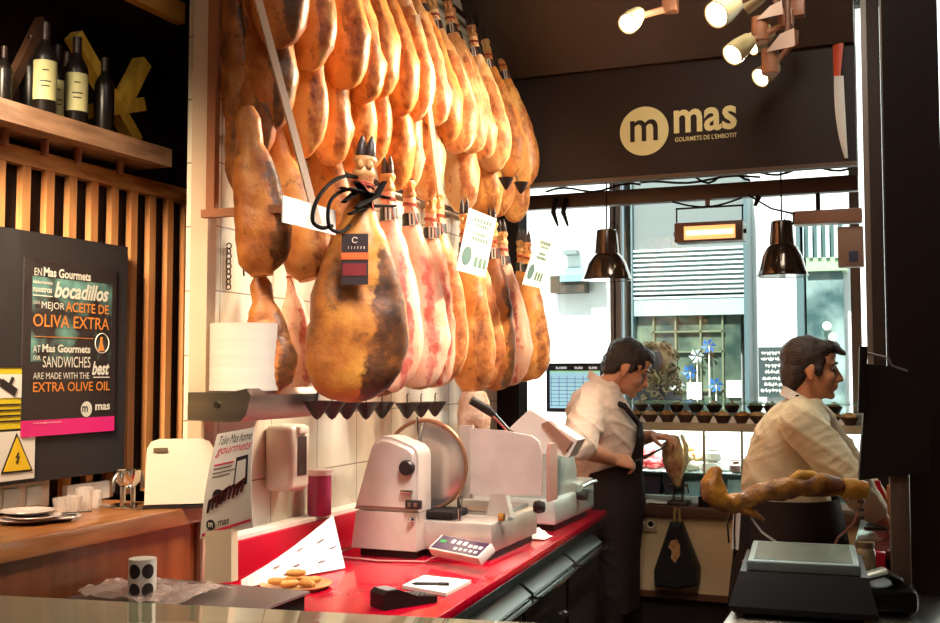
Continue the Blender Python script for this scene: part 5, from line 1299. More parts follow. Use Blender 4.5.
spot(760, 78, 4.75, (-1.9, 3.2, 1.4), .045, .11, 'lowest cream spotlight of the group, above the wall logo', 60, (.10, .02, .12), 1.9)
for i, (x0, y0, x1, y1) in enumerate(((756, 20, 782, 0), (766, 52, 794, 28))):
    a, b = at(x0, y1+(y0-y1), Y=4.3), at(x1, y1, Y=4.3)
    t = thing('spot_bracket', a, ('pale brown mounting plate between the upper spotlights', 'pale brown mounting plate beside the middle spotlights')[i], 'bracket')
    MB().rings([[at(x, y, Y=4.3+d) for x, y in ((x0, y0), (x0+14, y1+6), (x1, y1), (x1+1, y0-6))] for d in (0, .08)]).build('plate', mat('bracket_beige', (196, 168, 148), .5), t)
    c = at(x0+4, y0+10, Y=4.34); MB().lathe([(0, -.05), (.03, -.05), (.034, -.045), (.034, .05), (0, .05)], c=c, n=24).build('joint', SPB, t)
    MB().cyl(at(x1-6, y1+4, Y=4.34), V((at(x1-6, y1+4, Y=4.34).x, 4.34, 3.5)), .012, n=10).build('stem', TRK, t)
# logo on the sign wall
LY = HY-.003
c = at(644, 131, Y=LY); R = (at(668.5, 131, Y=LY)-at(620, 131, Y=LY)).length/2
t = thing('shop_sign', (c.x, HY, c.z-R), 'cream round m logo with the shop name mas on the dark wall', 'sign')
MB().cyl((c.x, HY, c.z), (c.x, LY, c.z), R, n=64).build('logo_disc', CREAM, t)
q = MB(); q.text('m', (c.x-R*.57, LY-.001, c.z-R*.42), (R*1.14, 0, 0), (0, 0, R*.88), t=.001, bold=.012); q.build('logo_letter', W_SIGN, t)
q = MB(); a, b = at(674, 134, Y=LY), at(737, 131, Y=LY); zt3 = at(674, 110.5, Y=LY).z
q.text('mas', (a.x, LY+.001, a.z), (b.x-a.x, 0, 0), (0, 0, zt3-a.z), t=.002, bold=.022)
a2, b2 = at(675, 142, Y=LY), at(737, 139, Y=LY)
q.text("GOURMETS DE L'EMBOTIT", (a2.x, LY+.001, a2.z), (b2.x-a2.x, 0, 0), (0, 0, .022), t=.002, bold=.01)
q.build('name_lettering', CREAM, t)
# curved red and white banner at the end of the sign wall
Yb = 4.992
def ban(y0, y1, xl_, xr2, name, m, par):
    def fn(u, v):
        y = y0+(y1-y0)*v; a, b = xl_(y), xr2(y); return at(a+(b-a)*u, y, Y=Yb-.015*math.sin(u*2))
    return MB().grid(fn, 4, 14, .004).build(name, m, par)
t = thing('banner', at(840, 158, Y=Yb), 'narrow curved red and white banner hanging at the end of the sign wall', 'banner')
ban(-12, 76, lambda y: 832+y*.03, lambda y: 846-max(0, y-20)*.1, 'red_field', mat('banner_red', (190, 74, 44), .5), t)
ban(76, 158, lambda y: 834.5+11*((y-76)/82)**2.6, lambda y: 843.5+.05*(y-76), 'white_field', mat('banner_white', (214, 222, 222), .5), t)

# ================================================================== RIGHT SIDE
t = thing('prep_counter', (.2, 4.4, 0), 'dark preparation counter in front of the man in the plain shirt', 'counter')
MB().box(-.17, .75, 4.02, 4.98, .90, .93, bev=.004).build('worktop', mat('dark_red_top', (92, 44, 40), .2, coat=.4), t)
MB().box(-.15, .75, 4.05, 4.95, 0, .90).build('carcass', CABD, t)
p = at(838, 527, Z=.935); p.x = max(p.x, -.12)
t = thing('meat_tray', (.03, 4.62, .9305), 'dark tray of sliced ham on the preparation counter', 'tray')
MB().box(-.18, .16, -.09, .10, 0, .008, bev=.003).build('tray', BLACKP, t, world=False)
rs = random.Random(2)
for i in range(10):
    o = MB().grid(lambda u, v: (-.05+.09*u, -.03+.06*v, .008*math.sin(u*6+i)*math.sin(v*4)+.008), 8, 6, .0015).build('ham_slice', RED if i % 2 else mat('ham_slice_pale', (226, 140, 116), .4), base=False)
    o.location = (-.11+.028*i, 4.60+rs.uniform(-.02, .05), .9405+.0035*i); o.rotation_euler = (0, 0, rs.uniform(-.6, .6))
    tag(o, 'thin slice of ham in the row of slices on the dark tray', 'ham slice', 'ham slices on the dark tray')
a = at(873, 510, Y=4.75); 
t = thing('sauce_bottle', (a.x+.02, 4.75, .9305), 'red bottle standing on the preparation counter behind the hands', 'bottle')
MB().lathe([(0, 0), (.028, 0), (.03, .006), (.03, .11), (.014, .15), (.012, .17), (0, .172)], n=24).build('flask', REDP, t, world=False)
t = thing('spice_box', (a.x+.09, 4.78, .9305), 'orange brown box on the preparation counter beside the red bottle', 'box')
MB().box(-.035, .035, -.025, .025, 0, .15, bev=.002).build('carton', mat('orange_carton', (196, 110, 40), .5), t, world=False)
# scale counter
t = thing('scale_counter', (-.15, 3.4, 0), 'low dark counter with steel top carrying the weighing scale', 'counter')
MB().box(-.47, .25, 2.95, 4.0, .835, .86, bev=.004).build('worktop', STEEL, t)
MB().box(-.45, .25, 2.98, 3.97, 0, .835).build('carcass', CABD, t)
a = at(866, 575, Z=.861); 
t = thing('glass_jar', at(866, 578, Z=.861), 'small jar with pale contents between the scale and its post', 'jar')
MB().lathe([(0, 0), (.03, 0), (.032, .006), (.032, .09), (.026, .1), (.028, .104), (.028, .12), (0, .122)], n=24).build('jar', mat('jar_pale', (170, 150, 116), .2, col2=(110, 96, 74), scale=30), t, world=False)
p = at(879, 572, Z=.861)
t = thing('red_packet', p, 'small red packet standing on the scale counter beside the post', 'packet')
MB().box(-.022, .022, -.02, .02, 0, .07, bev=.003).build('packet', REDP, t, world=False)
# scale
SCZ = 3.18; SYW = .08
sx = ad(803, 551, SCZ)
t = thing('weighing_scale', (sx.x, sx.y, .861), 'black weighing scale with steel platter and a screen on a post', 'weighing scale', rz=SYW)
def L(px_, py_, dz=0):                           # point on the scale's middle plane in its own frame
    p = ad(px_, py_, SCZ+dz); r = p-V((sx.x, sx.y, .861)); return V((r.dot(V((math.cos(SYW), math.sin(SYW), 0))), r.dot(V((-math.sin(SYW), math.cos(SYW), 0))), r.z))
zpl = 1.012-.861
q = MB(); hw = .150
q.rings([[V((x*k, y*k2-.0, z)) for x, y in ((-hw, -.175), (hw, -.175), (hw, .19), (-hw, .19))] for k, k2, z in ((1.03, 1.03, zpl-.028), (1.03, 1.03, zpl-.008), (1, 1, zpl), )])
q.build('platter', mat('platter_steel', (150, 168, 166), .3, .6), t, world=False)
MB().box(-hw*.9, hw*.9, -.155, .17, zpl, zpl+.0015).build('platter_recess', mat('platter_steel_2', (140, 160, 158), .2, .6), t, world=False)
q = MB()
q.rings([[V((x, y, z)) for x, y in ((x0, y0), (x1, y0), (x1, y1), (x0, y1))] for x0, x1, y0, y1, z in ((-.19, .19, -.235, .19, .012), (-.203, .195, -.24, .20, .03), (-.172, .172, -.195, .20, zpl-.03))])
SBK = mat('scale_black', (22, 17, 16), .35, spec=.4)
q.build('body', SBK, t, world=False)
for x in (-.17, .17):
    for y in (-.2, .16): MB().cyl((x, y, 0), (x, y, .013), .018, n=16).build('foot', STEELD, t, world=False)
q = MB(); q.box(.17, .31, -.10, .16, .006, .075, bev=.02); q.build('post_base', SBK, t, world=False)
MB().tube([(.17, -.06, .10), (.22, -.05, .115), (.26, -.03, .09)], [.03, .035, .03], 12, flat=.4).build('side_arm', mat('arm_grey', (104, 108, 106), .3, .4), t, world=False)
pc = L(899, 575, 0.0); zt4 = L(899, 470, 0).z
MB().box(pc.x-.027, pc.x+.027, -.015, .03, .07, zt4+.02, bev=.005).build('post', mat('post_bronze', (146, 122, 106), .35, .5), t, world=False)
mp = [L(x, y) for x, y in ((858, 478), (866, 364), (886, 366), (896, 376), (926, 378), (926, 468))]
q = MB(); q.rings([[V((p.x, -.035, p.z)) for p in mp], [V((p.x, .055, p.z)) for p in mp]])
q.build('screen_housing', mat('screen_housing', (48, 37, 34), .5, spec=.3), t, world=False)
mp = [L(x, y) for x, y in ((857, 412), (858.5, 347), (866, 347), (864.5, 412))]
q = MB(); q.rings([[V((p.x, -.06, p.z)) for p in mp], [V((p.x, -.01, p.z)) for p in mp]]); q.build('customer_display', BLACKP, t, world=False)
q = MB(); q.tube([V((L(866, 353).x, -.03, L(866, 353).z)), V((L(886, 358).x, -.03, L(886, 358).z)), V((L(890, 366).x, -.02, L(890, 366).z)), V((L(905, 371).x, -.02, L(905, 371).z))], .0035, 8); q.build('bracket_rod', STEEL, t, world=False)
# carved ham leg on its holder
JZ = 3.72
t = thing('ham_holder', ad(800, 560, JZ).xyz*1.0, 'steel ham holder with thin curved rods behind the weighing scale', 'ham holder')
jb_ = ad(800, 505, JZ); t.location = (jb_.x, jb_.y, .861)
Mj = Matrix.Translation((jb_.x, jb_.y, .861)) @ Matrix.Rotation(YAW, 4, 'Z')
MB().box(-.19, .19, -.07, .07, 0, .025, Mj, bev=.004).build('board', mat('holder_board', (120, 80, 50), .5), t)
jz = .861+.025
def jp(x, y): return ad(x, y, JZ)
a = jp(773, 541); MB().tube([jp(746, 508), jp(752, 519), jp(762, 532), jp(775, 541), V((jp(784, 541).x, jp(784, 541).y, jz))], .005, 8).build('rod', STEEL, t)
MB().tube([jp(861, 478), jp(861, 505), jp(854, 523), jp(838, 538), V((jp(826, 541).x, jp(826, 541).y, jz))], .005, 8).build('rod', mat('rod_pinkish', (170, 120, 110), .3, .6), t)
for i, y in enumerate((484, 500, 508, 516)): MB().cyl(jp(861, y), jp(861, y+3), .012, n=12).build('clamp_screw', STEELD, t)
YH = mat('cured_leg', (176, 118, 36), .4, col2=(92, 46, 20), scale=14, contrast=(.35, .62), bump=.4); YH2 = mat('yellow_fat', (214, 172, 60), .4, col2=(186, 120, 44), scale=14, bump=.4)
t = thing('carved_ham', jp(790, 500), 'carved yellow brown ham leg lying across the ham holder', 'ham')
pth = smooth([jp(x, y) for x, y in ((723, 471), (717, 474), (713, 483), (714, 493), (722, 501), (733, 503), (746, 500), (760, 494), (780, 489), (800, 486), (822, 485), (842, 488), (856, 489))], 4)
rad = [.006, .024, .038, .043, .040, .030, .029, .031, .033, .040, .040, .032, .026]
q = MB(); q.tube(pth, [rad[min(k//4, 11)]+(rad[min(k//4+1, 12)]-rad[min(k//4, 11)])*(k % 4)/4 if k < 48 else rad[12] for k in range(49)], 18)
for v in q.bm.verts: v.co += V((0, 0, .014*noise.noise(v.co*22)+.008*noise.noise(v.co*50))); v.co += RT*(.010*noise.noise(v.co*30))
q.tube([jp(733, 500), jp(744, 509), jp(756, 515), jp(764, 520)], [.024, .020, .012, .006], 12)
q.build('leg', YH, t)
q = MB(); q.tube([jp(790, 481), jp(800, 476), jp(812, 477), jp(826, 482)], [.012, .026, .024, .010], 14)
for v in q.bm.verts: v.co += V((0, -.0, .007*noise.noise(v.co*30)))
q.build('fat_lump', YH2, t)
q = MB(); q.tube([jp(842, 488), jp(856, 489), jp(866, 490)], [.034, .038, .030], 14); q.build('shank_cut', YH2, t)

# ================================================================== PEOPLE
def remesh(q, name, vox, smooth=3, disp=None):
    me = q.mesh(name, None)
    o = bpy.data.objects.new('tmp', me); COL.objects.link(o)
    md = o.modifiers.new('r', 'REMESH'); md.mode = 'VOXEL'; md.voxel_size = vox; md.use_smooth_shade = True
    dg = bpy.context.evaluated_depsgraph_get(); dg.update()
    m2 = bpy.data.meshes.new_from_object(o.evaluated_get(dg)); m2.name = name
    bpy.data.objects.remove(o); bpy.data.meshes.remove(me)
    b = bmesh.new(); b.from_mesh(m2)
    for _ in range(smooth): bmesh.ops.smooth_vert(b, verts=b.verts[:], factor=.5, use_axis_x=True, use_axis_y=True, use_axis_z=True)
    if disp:
        b.normal_update()
        for v in b.verts: v.co += v.normal*disp(v.co)
    b.to_mesh(m2); b.free()
    m2.polygons.foreach_set('use_smooth', [True]*len(m2.polygons))
    return m2
def addmesh(name, me, m, parent):
    me.materials.clear(); me.materials.append(m); o = bpy.data.objects.new(name, me); COL.objects.link(o); o.parent = parent
    me.transform(wm(parent).inverted()); return o
def limb(q, pts, rad, n=16, flat=None):
    P = [V(p) for p in pts]; pp = []; rr_ = []
    for i in range(len(P)-1):
        for k in range(6): pp.append(P[i].lerp(P[i+1], k/6)); rr_.append(rad[i]+(rad[i+1]-rad[i])*k/6)
    pp.append(P[-1]); rr_.append(rad[-1])
    q.tube(pp, rr_, n, flat)
    for p, r in zip(P, rad): q.ell(p, (r*.98,)*3, u=14, v=10)
def torso(q, rings, f, s, n=28, grow=0.0):
    out = []
    for c, a, b in rings:
        out.append([V(c)+f*((a+grow)*math.copysign(abs(math.cos(2*PI*j/n))**.9, math.cos(2*PI*j/n)))+s*((b+grow)*math.copysign(abs(math.sin(2*PI*j/n))**.9, math.sin(2*PI*j/n))) for j in range(n)])
    q.rings(out)
def head_parts(q, M):
    q.ell((-.014, 0, .032), (.100, .077, .086), M, 28, 18)
    q.ell((.026, 0, -.028), (.064, .061, .084), M, 24, 16)
    q.ell((.030, 0, -.080), (.054, .050, .036), M, 20, 12)
    q.ell((.074, 0, -.098), (.019, .022, .017), M)
    q.ell((.074, 0, .026), (.017, .050, .013), M); q.ell((.062, 0, .055), (.026, .05, .035), M)
    q.tube([M @ V(p) for p in ((.084, 0, .014), (.096, 0, -.010), (.108, 0, -.030))], [.009, .011, .013], 12)
    q.ell((.108, 0, -.034), (.014, .012, .011), M)
    for y in (-1, 1):
        q.ell((.097, y*.013, -.038), (.011, .009, .009), M); q.ell((.056, y*.034, -.032), (.028, .024, .028), M)
        E = M @ Matrix.Translation((-.008, y*.077, -.012)) @ Matrix.Rotation(y*.35, 4, 'Z')
        q.ell((0, 0, .004), (.019, .009, .026), E); q.ell((.004, 0, -.020), (.012, .009, .014), E)
    q.ell((.090, 0, -.058), (.0125, .024, .008), M); q.ell((.088, 0, -.069), (.0115, .022, .0085), M)
def hand(q, w, d, n, side, curl=(.5, .8, .6), k=1.0, thumb=.6, spread=1.0):
    d = V(d).normalized(); n = V(n); n = (n-d*n.dot(d)).normalized(); s = d.cross(n)*side
    rs = []
    for t_, a, b in ((-.01, .026, .021), (.02, .032, .020), (.05, .041, .018), (.078, .044, .016), (.094, .040, .012)):
        c = w+d*t_*k; rs.append([c+s*(a*k*math.cos(2*PI*j/16))+n*(b*k*math.sin(2*PI*j/16)) for j in range(16)])
    q.rings(rs)
    for off, ln, b0 in ((.030, .070, .086), (.010, .079, .092), (-.011, .073, .089), (-.031, .058, .080)):
        p = w+d*b0*k+s*off*k; dr = (d+s*off*1.5*spread).normalized(); pts = [w+d*.06*k+s*off*.9*k, p]; ang = 0
        for fr, c in zip((.45, .32, .23), curl):
            ang += c; dv = dr*math.cos(ang)+n*math.sin(ang); p = p+dv*ln*fr*k; pts.append(p)
        q.tube(pts, [.0095*k, .0098*k, .0090*k, .0082*k, .0066*k], 10)
        for pt, r in zip(pts[1:], (.0098, .0090, .0082, .0066)): q.ell(pt, (r*k,)*3, u=10, v=7)
    b = w+d*.022*k+s*.026*k; t1 = b+(d*.55+s*.65+n*.25).normalized()*.042*k; t2 = t1+(d*.8+s*.15+n*thumb).normalized()*.034*k; t3 = t2+(d*.75-s*.1+n*thumb).normalized()*.026*k
    q.tube([b-d*.01*k, b, t1, t2, t3], [.013*k, .0145*k, .0115*k, .0105*k, .0075*k], 10)
    for pt, r in ((t1, .0115), (t2, .0105), (t3, .0075)): q.ell(pt, (r*k,)*3, u=10, v=7)
def wrinkle(amp, sc_=1.0, ctr=None):
    def f(p):
        a = noise.noise(V((p.x*9*sc_+p.z*5, p.y*7*sc_, p.z*13*sc_+p.x*6))); b = noise.noise(V((p.x*16*sc_-p.z*12, p.y*12*sc_, p.z*26*sc_-p.x*8)))
        return amp*(1.1*(1-abs(a)*2.2)**3*(1 if abs(a) < .45 else 0)+.55*(1-abs(b)*2.2)**3*(1 if abs(b) < .45 else 0)-.35)
    return f
def eyes(M, parent, k=1.0):
    for y in (-1, 1):
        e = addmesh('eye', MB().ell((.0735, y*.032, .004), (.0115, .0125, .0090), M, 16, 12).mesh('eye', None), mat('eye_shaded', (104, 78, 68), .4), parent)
        addmesh('iris', MB().ell((.0805, y*.0335, .0035), (.0065, .0085, .0072), M, 12, 8).mesh('iris', None), mat('iris_dark', (40, 28, 24), .15), e)
        q = MB(); q.tube([M @ V(p) for p in ((.090, y*.014, .025), (.090, y*.030, .031), (.076, y*.050, .026))], [.004, .0055, .003], 8, flat=.7)
        addmesh('eyebrow', q.mesh('eyebrow', None), mat('hair_black', (44, 32, 28), .55), parent)
SKIN = mat('skin', (222, 158, 122), .45, col2=(206, 138, 104), scale=14, contrast=(.3, .7))
SKIN2 = mat('skin_olive', (226, 160, 118), .45, col2=(208, 138, 98), scale=14, contrast=(.3, .7))
HAIRB = mat('hair_black_gloss', (42, 31, 28), .42, col2=(54, 40, 34), scale=40, stretch=(1, 1, 4), bump=.5, bscale=70)
SHIRT1 = mat('shirt_pinkish_white', (236, 210, 192), .75, bump=.12, bscale=90); SHIRT2 = mat('shirt_cream', (236, 220, 182), .75, bump=.12, bscale=90)
APR = mat('apron_black', (50, 38, 35), .8, spec=.2); TRO = mat('trousers_black', (46, 36, 33), .85, spec=.2)

# ---- man with the knife
D1 = 5.18
f = V((math.cos(.235), math.sin(.235), 0)); s = V((f.y, -f.x, 0))            # s points to the camera
cen = ad(604, 488, D1)
man = thing('person', (cen.x, cen.y, 0), 'person in a rolled sleeve white shirt and black apron cutting ham with a knife', 'person')
TR = [((604, 500), .168, .185), ((604, 475), .166, .182), ((603, 450), .172, .190), ((601, 428), .168, .198), ((597, 405), .145, .190), ((597, 392), .108, .155), ((602, 382), .068, .078)]
rings1 = [(ad(x, y, D1), a, b) for (x, y), a, b in TR]
MH = ad(628, 368, D1)
hf = f
ptch = math.radians(29)
xh = (hf*math.cos(ptch)-V((0, 0, 1))*math.sin(ptch)); yh = V((0, 0, 1)).cross(hf)
zh_ = xh.cross(yh)
MHd = Matrix(((xh.x, yh.x, zh_.x, MH.x), (xh.y, yh.y, zh_.y, MH.y), (xh.z, yh.z, zh_.z, MH.z), (0, 0, 0, 1))) @ Matrix.Scale(1.06, 4)
shN, elN, wrN = ad(588, 413, 5.00), ad(579, 447, 4.83), ad(613, 460, 4.96)
shF, elF, wrF = ad(615, 411, 5.35), ad(628, 441, 5.40), ad(652, 436, 5.26)
hipN, hipF = ad(604, 500, D1)+s*.09, ad(604, 500, D1)-s*.09
q = MB(); torso(q, [(c, a-.02, b-.02) for c, a, b in rings1], f, s)
limb(q, [ad(600, 396, D1), ad(607, 386, D1), MHd @ V((-.02, 0, -.05))], [.066, .058, .056])
head_parts(q, MHd)
limb(q, [shN, elN], [.055, .046]); limb(q, [elN, elN.lerp(wrN, .35), wrN], [.046, .046, .029]); limb(q, [shF, elF], [.055, .046]); limb(q, [elF, elF.lerp(wrF, .35), wrF], [.046, .046, .029])
hand(q, wrN, ad(640, 463, 4.99)-wrN, V((0, .6, -.6)), 1, (.75, 1.0, .6), 1.0, .9)
hand(q, wrF, ad(668, 437, 5.2)-wrF, V((.1, 0, -1)), -1, (.45, .7, .5), 1.0, .5)
for hp, sg in ((hipN, 1), (hipF, -1)):
    kn = V((hp.x+.03, hp.y, .52)); an = V((hp.x-.01, hp.y, .09))
    limb(q, [hp, kn, an], [.095, .062, .042]); q.tube([an+V((-.05, 0, -.045)), an+V((.05, 0, -.05)), an+V((.17, 0, -.06))], [.04, .042, .03], 14)
addmesh('body', remesh(q, 'body', .0052, 2), SKIN, man)
eyes(MHd, man)
q = MB(); torso(q, rings1, f, s, grow=.004); limb(q, [shN, shN.lerp(elN, .45), shN.lerp(elN, .9)], [.084, .084, .082]); limb(q, [shF, shF.lerp(elF, .85)], [.078, .07])
limb(q, [ad(596, 396, D1)+s*.11, ad(591, 406, D1)+s*.15], [.06, .075]); limb(q, [ad(598, 400, D1)-s*.12, ad(604, 407, D1)-s*.15], [.055, .065])
shirt = addmesh('shirt', remesh(q, 'shirt', .009, 3, wrinkle(.009, .8)), SHIRT1, man)
q = MB(); a = shN.lerp(elN, .80); b = shN.lerp(elN, .98); q.tube([a, b], [.083, .080], 24); addmesh('cuff', remesh(q, 'cuff', .007, 2, wrinkle(.003, 2)), SHIRT1, shirt)
q = MB()                                            # collar
def ringpts(c, a, b, tilt): return [V(c)+f*(a*math.cos(2*PI*j/24))+s*(b*math.sin(2*PI*j/24))+V((0, 0, -tilt*math.cos(2*PI*j/24))) for j in range(24)]
cc = ad(604, 383, D1); q.rings([ringpts(cc+V((0, 0, -.02)), .082, .088, .045), ringpts(cc+V((0, 0, .018)), .070, .070, .045), ringpts(cc+V((0, 0, .016)), .064, .064, .045), ringpts(cc+V((0, 0, -.02)), .074, .08, .045)], cap=False, closed=True)
addmesh('collar', q.mesh('collar', 50), SHIRT1, shirt)
q = MB()                                            # trousers
for hp in (hipN, hipF):
    kn = V((hp.x+.03, hp.y, .52)); an = V((hp.x-.01, hp.y, .10)); limb(q, [hp, kn, an], [.115, .085, .07])
torso(q, [(ad(604, 512, D1), .165, .18), (ad(604, 474, D1), .168, .186)], f, s, grow=.006)
addmesh('trousers', remesh(q, 'trousers', .012, 2, wrinkle(.006)), TRO, man)
for hp in (hipN, hipF):
    an = V((hp.x-.01, hp.y, .09)); q = MB(); q.tube([an+V((-.08, 0, -.05)), an+V((-.05, 0, -.035)), an+V((.06, 0, -.04)), an+V((.17, 0, -.055)), an+V((.2, 0, -.06))], [.02, .05, .05, .042, .02], 16, flat=.75)
    addmesh('shoe', q.mesh('shoe', None), BLACKP, man)
ap = []                                             # apron: bib and skirt, wrapped round the front
def around(c, a, b, ang): return V(c)+f*(a*math.cos(ang))+s*(b*math.sin(ang))
levels = [(ad(604, 422, D1), .182, .20, .50), (ad(604, 440, D1), .188, .205, .62), (ad(604, 458, D1), .186, .205, .85), (ad(604, 470, D1), .182, .198, 1.9), (ad(604, 500, D1), .194, .205, 2.3), (ad(600, 550, D1), .182, .198, 2.25), (ad(598, 606, D1), .185, .20, 2.1)]
def apf(u, v):
    x = v*(len(levels)-1); i = min(int(x), len(levels)-2); t_ = x-i; A_, B2 = levels[i], levels[i+1]
    c = A_[0].lerp(B2[0], t_); a = A_[1]+(B2[1]-A_[1])*t_; b = A_[2]+(B2[2]-A_[2])*t_; w = A_[3]+(B2[3]-A_[3])*t_
    p = around(c, a, b, (u-.5)*2*w); k = max(0, v-.55)
    return p+(p-c).normalized()*.03*k*math.sin(u*26+v*2)
q = MB(); q.grid(apf, 48, 36, -.004); apron = addmesh('apron', q.mesh('apron', 60), APR, man)
q = MB(); q.tube([apf(.85, 0.02), ad(604, 405, D1)+s*.145+f*.10, ad(594, 394, D1)+s*.105, ad(588, 388, D1)+s*.03, ad(590, 387, D1)-s*.04], .008, 8, flat=2.0)
addmesh('neck_strap', q.mesh('neck_strap', None), APR, apron)
q = MB()                                            # hair
q.ell((-.022, 0, .042), (.104, .084, .090), MHd, 28, 18); q.ell((-.065, 0, -.012), (.060, .074, .068), MHd, 20, 14); q.ell((.030, 0, .088), (.062, .062, .034), MHd, 20, 12); q.ell((.066, 0, .082), (.030, .048, .020), MHd, 16, 10)
for y in (-1, 1): q.ell((.018, y*.068, .012), (.018, .012, .03), MHd)
hr = remesh(q, 'hair', .006, 1, lambda p: .006*noise.noise(p*40)+.004*noise.noise(p*90))
addmesh('hair', hr, HAIRB, man)
# knife
a, b, c_ = ad(621, 467, 5.015), ad(643, 458, 5.05), ad(668, 445, 5.12)
t = thing('knife', a, 'long dark knife held against the carved ham', 'knife')
MB().tube([a, a.lerp(b, .5), b], [.010, .012, .009], 12, flat=.7).build('handle', BLACKP, t)
dk = (c_-b).normalized(); nk = dk.cross(V((0, 1, 0))).normalized()
MB().rings([[p+V((0, e, 0)) for p in (b-nk*.010, b+nk*.008, c_+nk*.002, c_-nk*.004)] for e in (-.0012, .0012)]).build('blade', STEELD, t)

# ---- man in the plain shirt
D2 = 4.2
f = V((math.cos(.12), math.sin(.12), 0)); s = V((f.y, -f.x, 0))
cen = ad(786, 505, D2)
man2 = thing('person', (cen.x, cen.y, 0), 'person in a plain cream shirt and black apron leaning over the preparation counter', 'person')
TR = [((788, 518), .168, .178), ((787, 502), .163, .174), ((784, 482), .155, .168), ((787, 458), .152, .174), ((791, 436), .142, .182), ((795, 418), .120, .190), ((798, 406), .085, .14), ((803, 399), .062, .072)]
rings2 = [(ad(x, y, D2), a, b) for (x, y), a, b in TR]
MH = ad(812, 369, D2); xh = f; yh = V((0, 0, 1)).cross(f); zh_ = V((0, 0, 1))
Rh = Matrix.Rotation(math.radians(4), 4, 'Y')
MHd = Matrix(((xh.x, yh.x, zh_.x, MH.x), (xh.y, yh.y, zh_.y, MH.y), (xh.z, yh.z, zh_.z, MH.z), (0, 0, 0, 1))) @ Rh
shN, elN, wrN = ad(801, 424, 3.99), ad(848, 479, 3.90), ad(881, 518, 4.04)
shF, elF, wrF = ad(812, 420, 4.38), ad(856, 476, 4.50), ad(884, 506, 4.45)
q = MB(); torso(q, [(c, a-.02, b-.02) for c, a, b in rings2], f, s)
limb(q, [ad(801, 406, D2), ad(806, 396, D2), MHd @ V((-.022, 0, -.05))], [.068, .060, .058])
head_parts(q, MHd)
limb(q, [shN, elN, wrN], [.058, .047, .030]); limb(q, [shF, elF, wrF], [.058, .047, .030])
hand(q, wrN, ad(900, 532, 4.08)-wrN, V((.2, .3, -1)), -1, (.35, .5, .4), 1.0, .4)
hand(q, wrF, ad(902, 520, 4.42)-wrF, V((.2, -.2, -1)), 1, (.4, .6, .4), 1.0, .4)
hips = [ad(788, 518, D2)+s*.09, ad(788, 518, D2)-s*.09]
for hp in hips:
    kn = V((hp.x+.03, hp.y, .52)); an = V((hp.x-.01, hp.y, .09)); limb(q, [hp, kn, an], [.095, .062, .042]); q.tube([an+V((-.05, 0, -.045)), an+V((.05, 0, -.05)), an+V((.17, 0, -.06))], [.04, .042, .03], 14)
addmesh('body', remesh(q, 'body', .0052, 2), SKIN2, man2)
eyes(MHd, man2)
q = MB(); torso(q, rings2, f, s, grow=.006); limb(q, [shN, elN, elN.lerp(wrN, .75)], [.084, .070, .054]); limb(q, [shF, elF, elF.lerp(wrF, .7)], [.084, .068, .054])
limb(q, [ad(797, 411, D2)+s*.10, ad(800, 418, D2)+s*.15], [.06, .078]); limb(q, [ad(799, 411, D2)-s*.10, ad(806, 418, D2)-s*.15], [.055, .07])
shirt = addmesh('shirt', remesh(q, 'shirt', .009, 3, wrinkle(.007, .7)), SHIRT2, man2)
q = MB(); cc = ad(802, 400, D2); q.rings([ringpts(cc+V((0, 0, -.02)), .084, .088, .04), ringpts(cc+V((0, 0, .018)), .071, .070, .04), ringpts(cc+V((0, 0, .016)), .065, .064, .04), ringpts(cc+V((0, 0, -.02)), .076, .08, .04)], cap=False, closed=True)
addmesh('collar', q.mesh('collar', 50), mat('collar_white', (246, 242, 232), .7), shirt)
q = MB(); q.tube([ad(x, y, D2)+s*e for x, y, e in ((812, 412, .085), (802, 402, .092), (796, 396, .06), (794, 394, 0), (797, 396, -.06))], .007, 8, flat=1.8); 
q2 = MB()
for hp in hips:
    kn = V((hp.x+.03, hp.y, .52)); an = V((hp.x-.01, hp.y, .10)); limb(q2, [hp, kn, an], [.115, .085, .07])
torso(q2, [(ad(788, 530, D2), .165, .18), (ad(787, 506, D2), .168, .186)], f, s, grow=.006)
addmesh('trousers', remesh(q2, 'trousers', .012, 2, wrinkle(.006)), TRO, man2)
for hp in hips:
    an = V((hp.x-.01, hp.y, .09)); q2 = MB(); q2.tube([an+V((-.08, 0, -.05)), an+V((-.05, 0, -.035)), an+V((.06, 0, -.04)), an+V((.17, 0, -.055)), an+V((.2, 0, -.06))], [.02, .05, .05, .042, .02], 16, flat=.75)
    addmesh('shoe', q2.mesh('shoe', None), BLACKP, man2)
levels = [(ad(787, 496, D2), .192, .212, 3.1), (ad(789, 520, D2), .205, .222, 3.05), (ad(792, 560, D2), .225, .24, 2.95), (ad(792, 612, D2), .24, .25, 2.9)]
q2 = MB(); q2.grid(apf, 56, 24, -.004); apron = addmesh('apron', q2.mesh('apron', 60), APR, man2)
addmesh('neck_strap', q.mesh('neck_strap', None), APR, apron)
q = MB(); a = ad(737, 498, D2-.1); 
for dx, L_ in ((-.01, .22), (-.035, .17)): q.tube([a+f*.0, a+V((dx*.6, -.01, -.05)), a+V((dx, -.015, -L_*.6)), a+V((dx*.9, -.012, -L_))], .008, 8, flat=.4)
addmesh('apron_ties', q.mesh('apron_ties', None), APR, apron)
q = MB(); a = ad(738, 504, D2-.06)
q.grid(lambda u, v: a+V((-.012+.03*u-.012*v, -.03+.01*math.sin(u*5), -.17*v)), 6, 8, .004); addmesh('white_cloth', q.mesh('white_cloth', 60), WHITEP, apron)
q = MB()
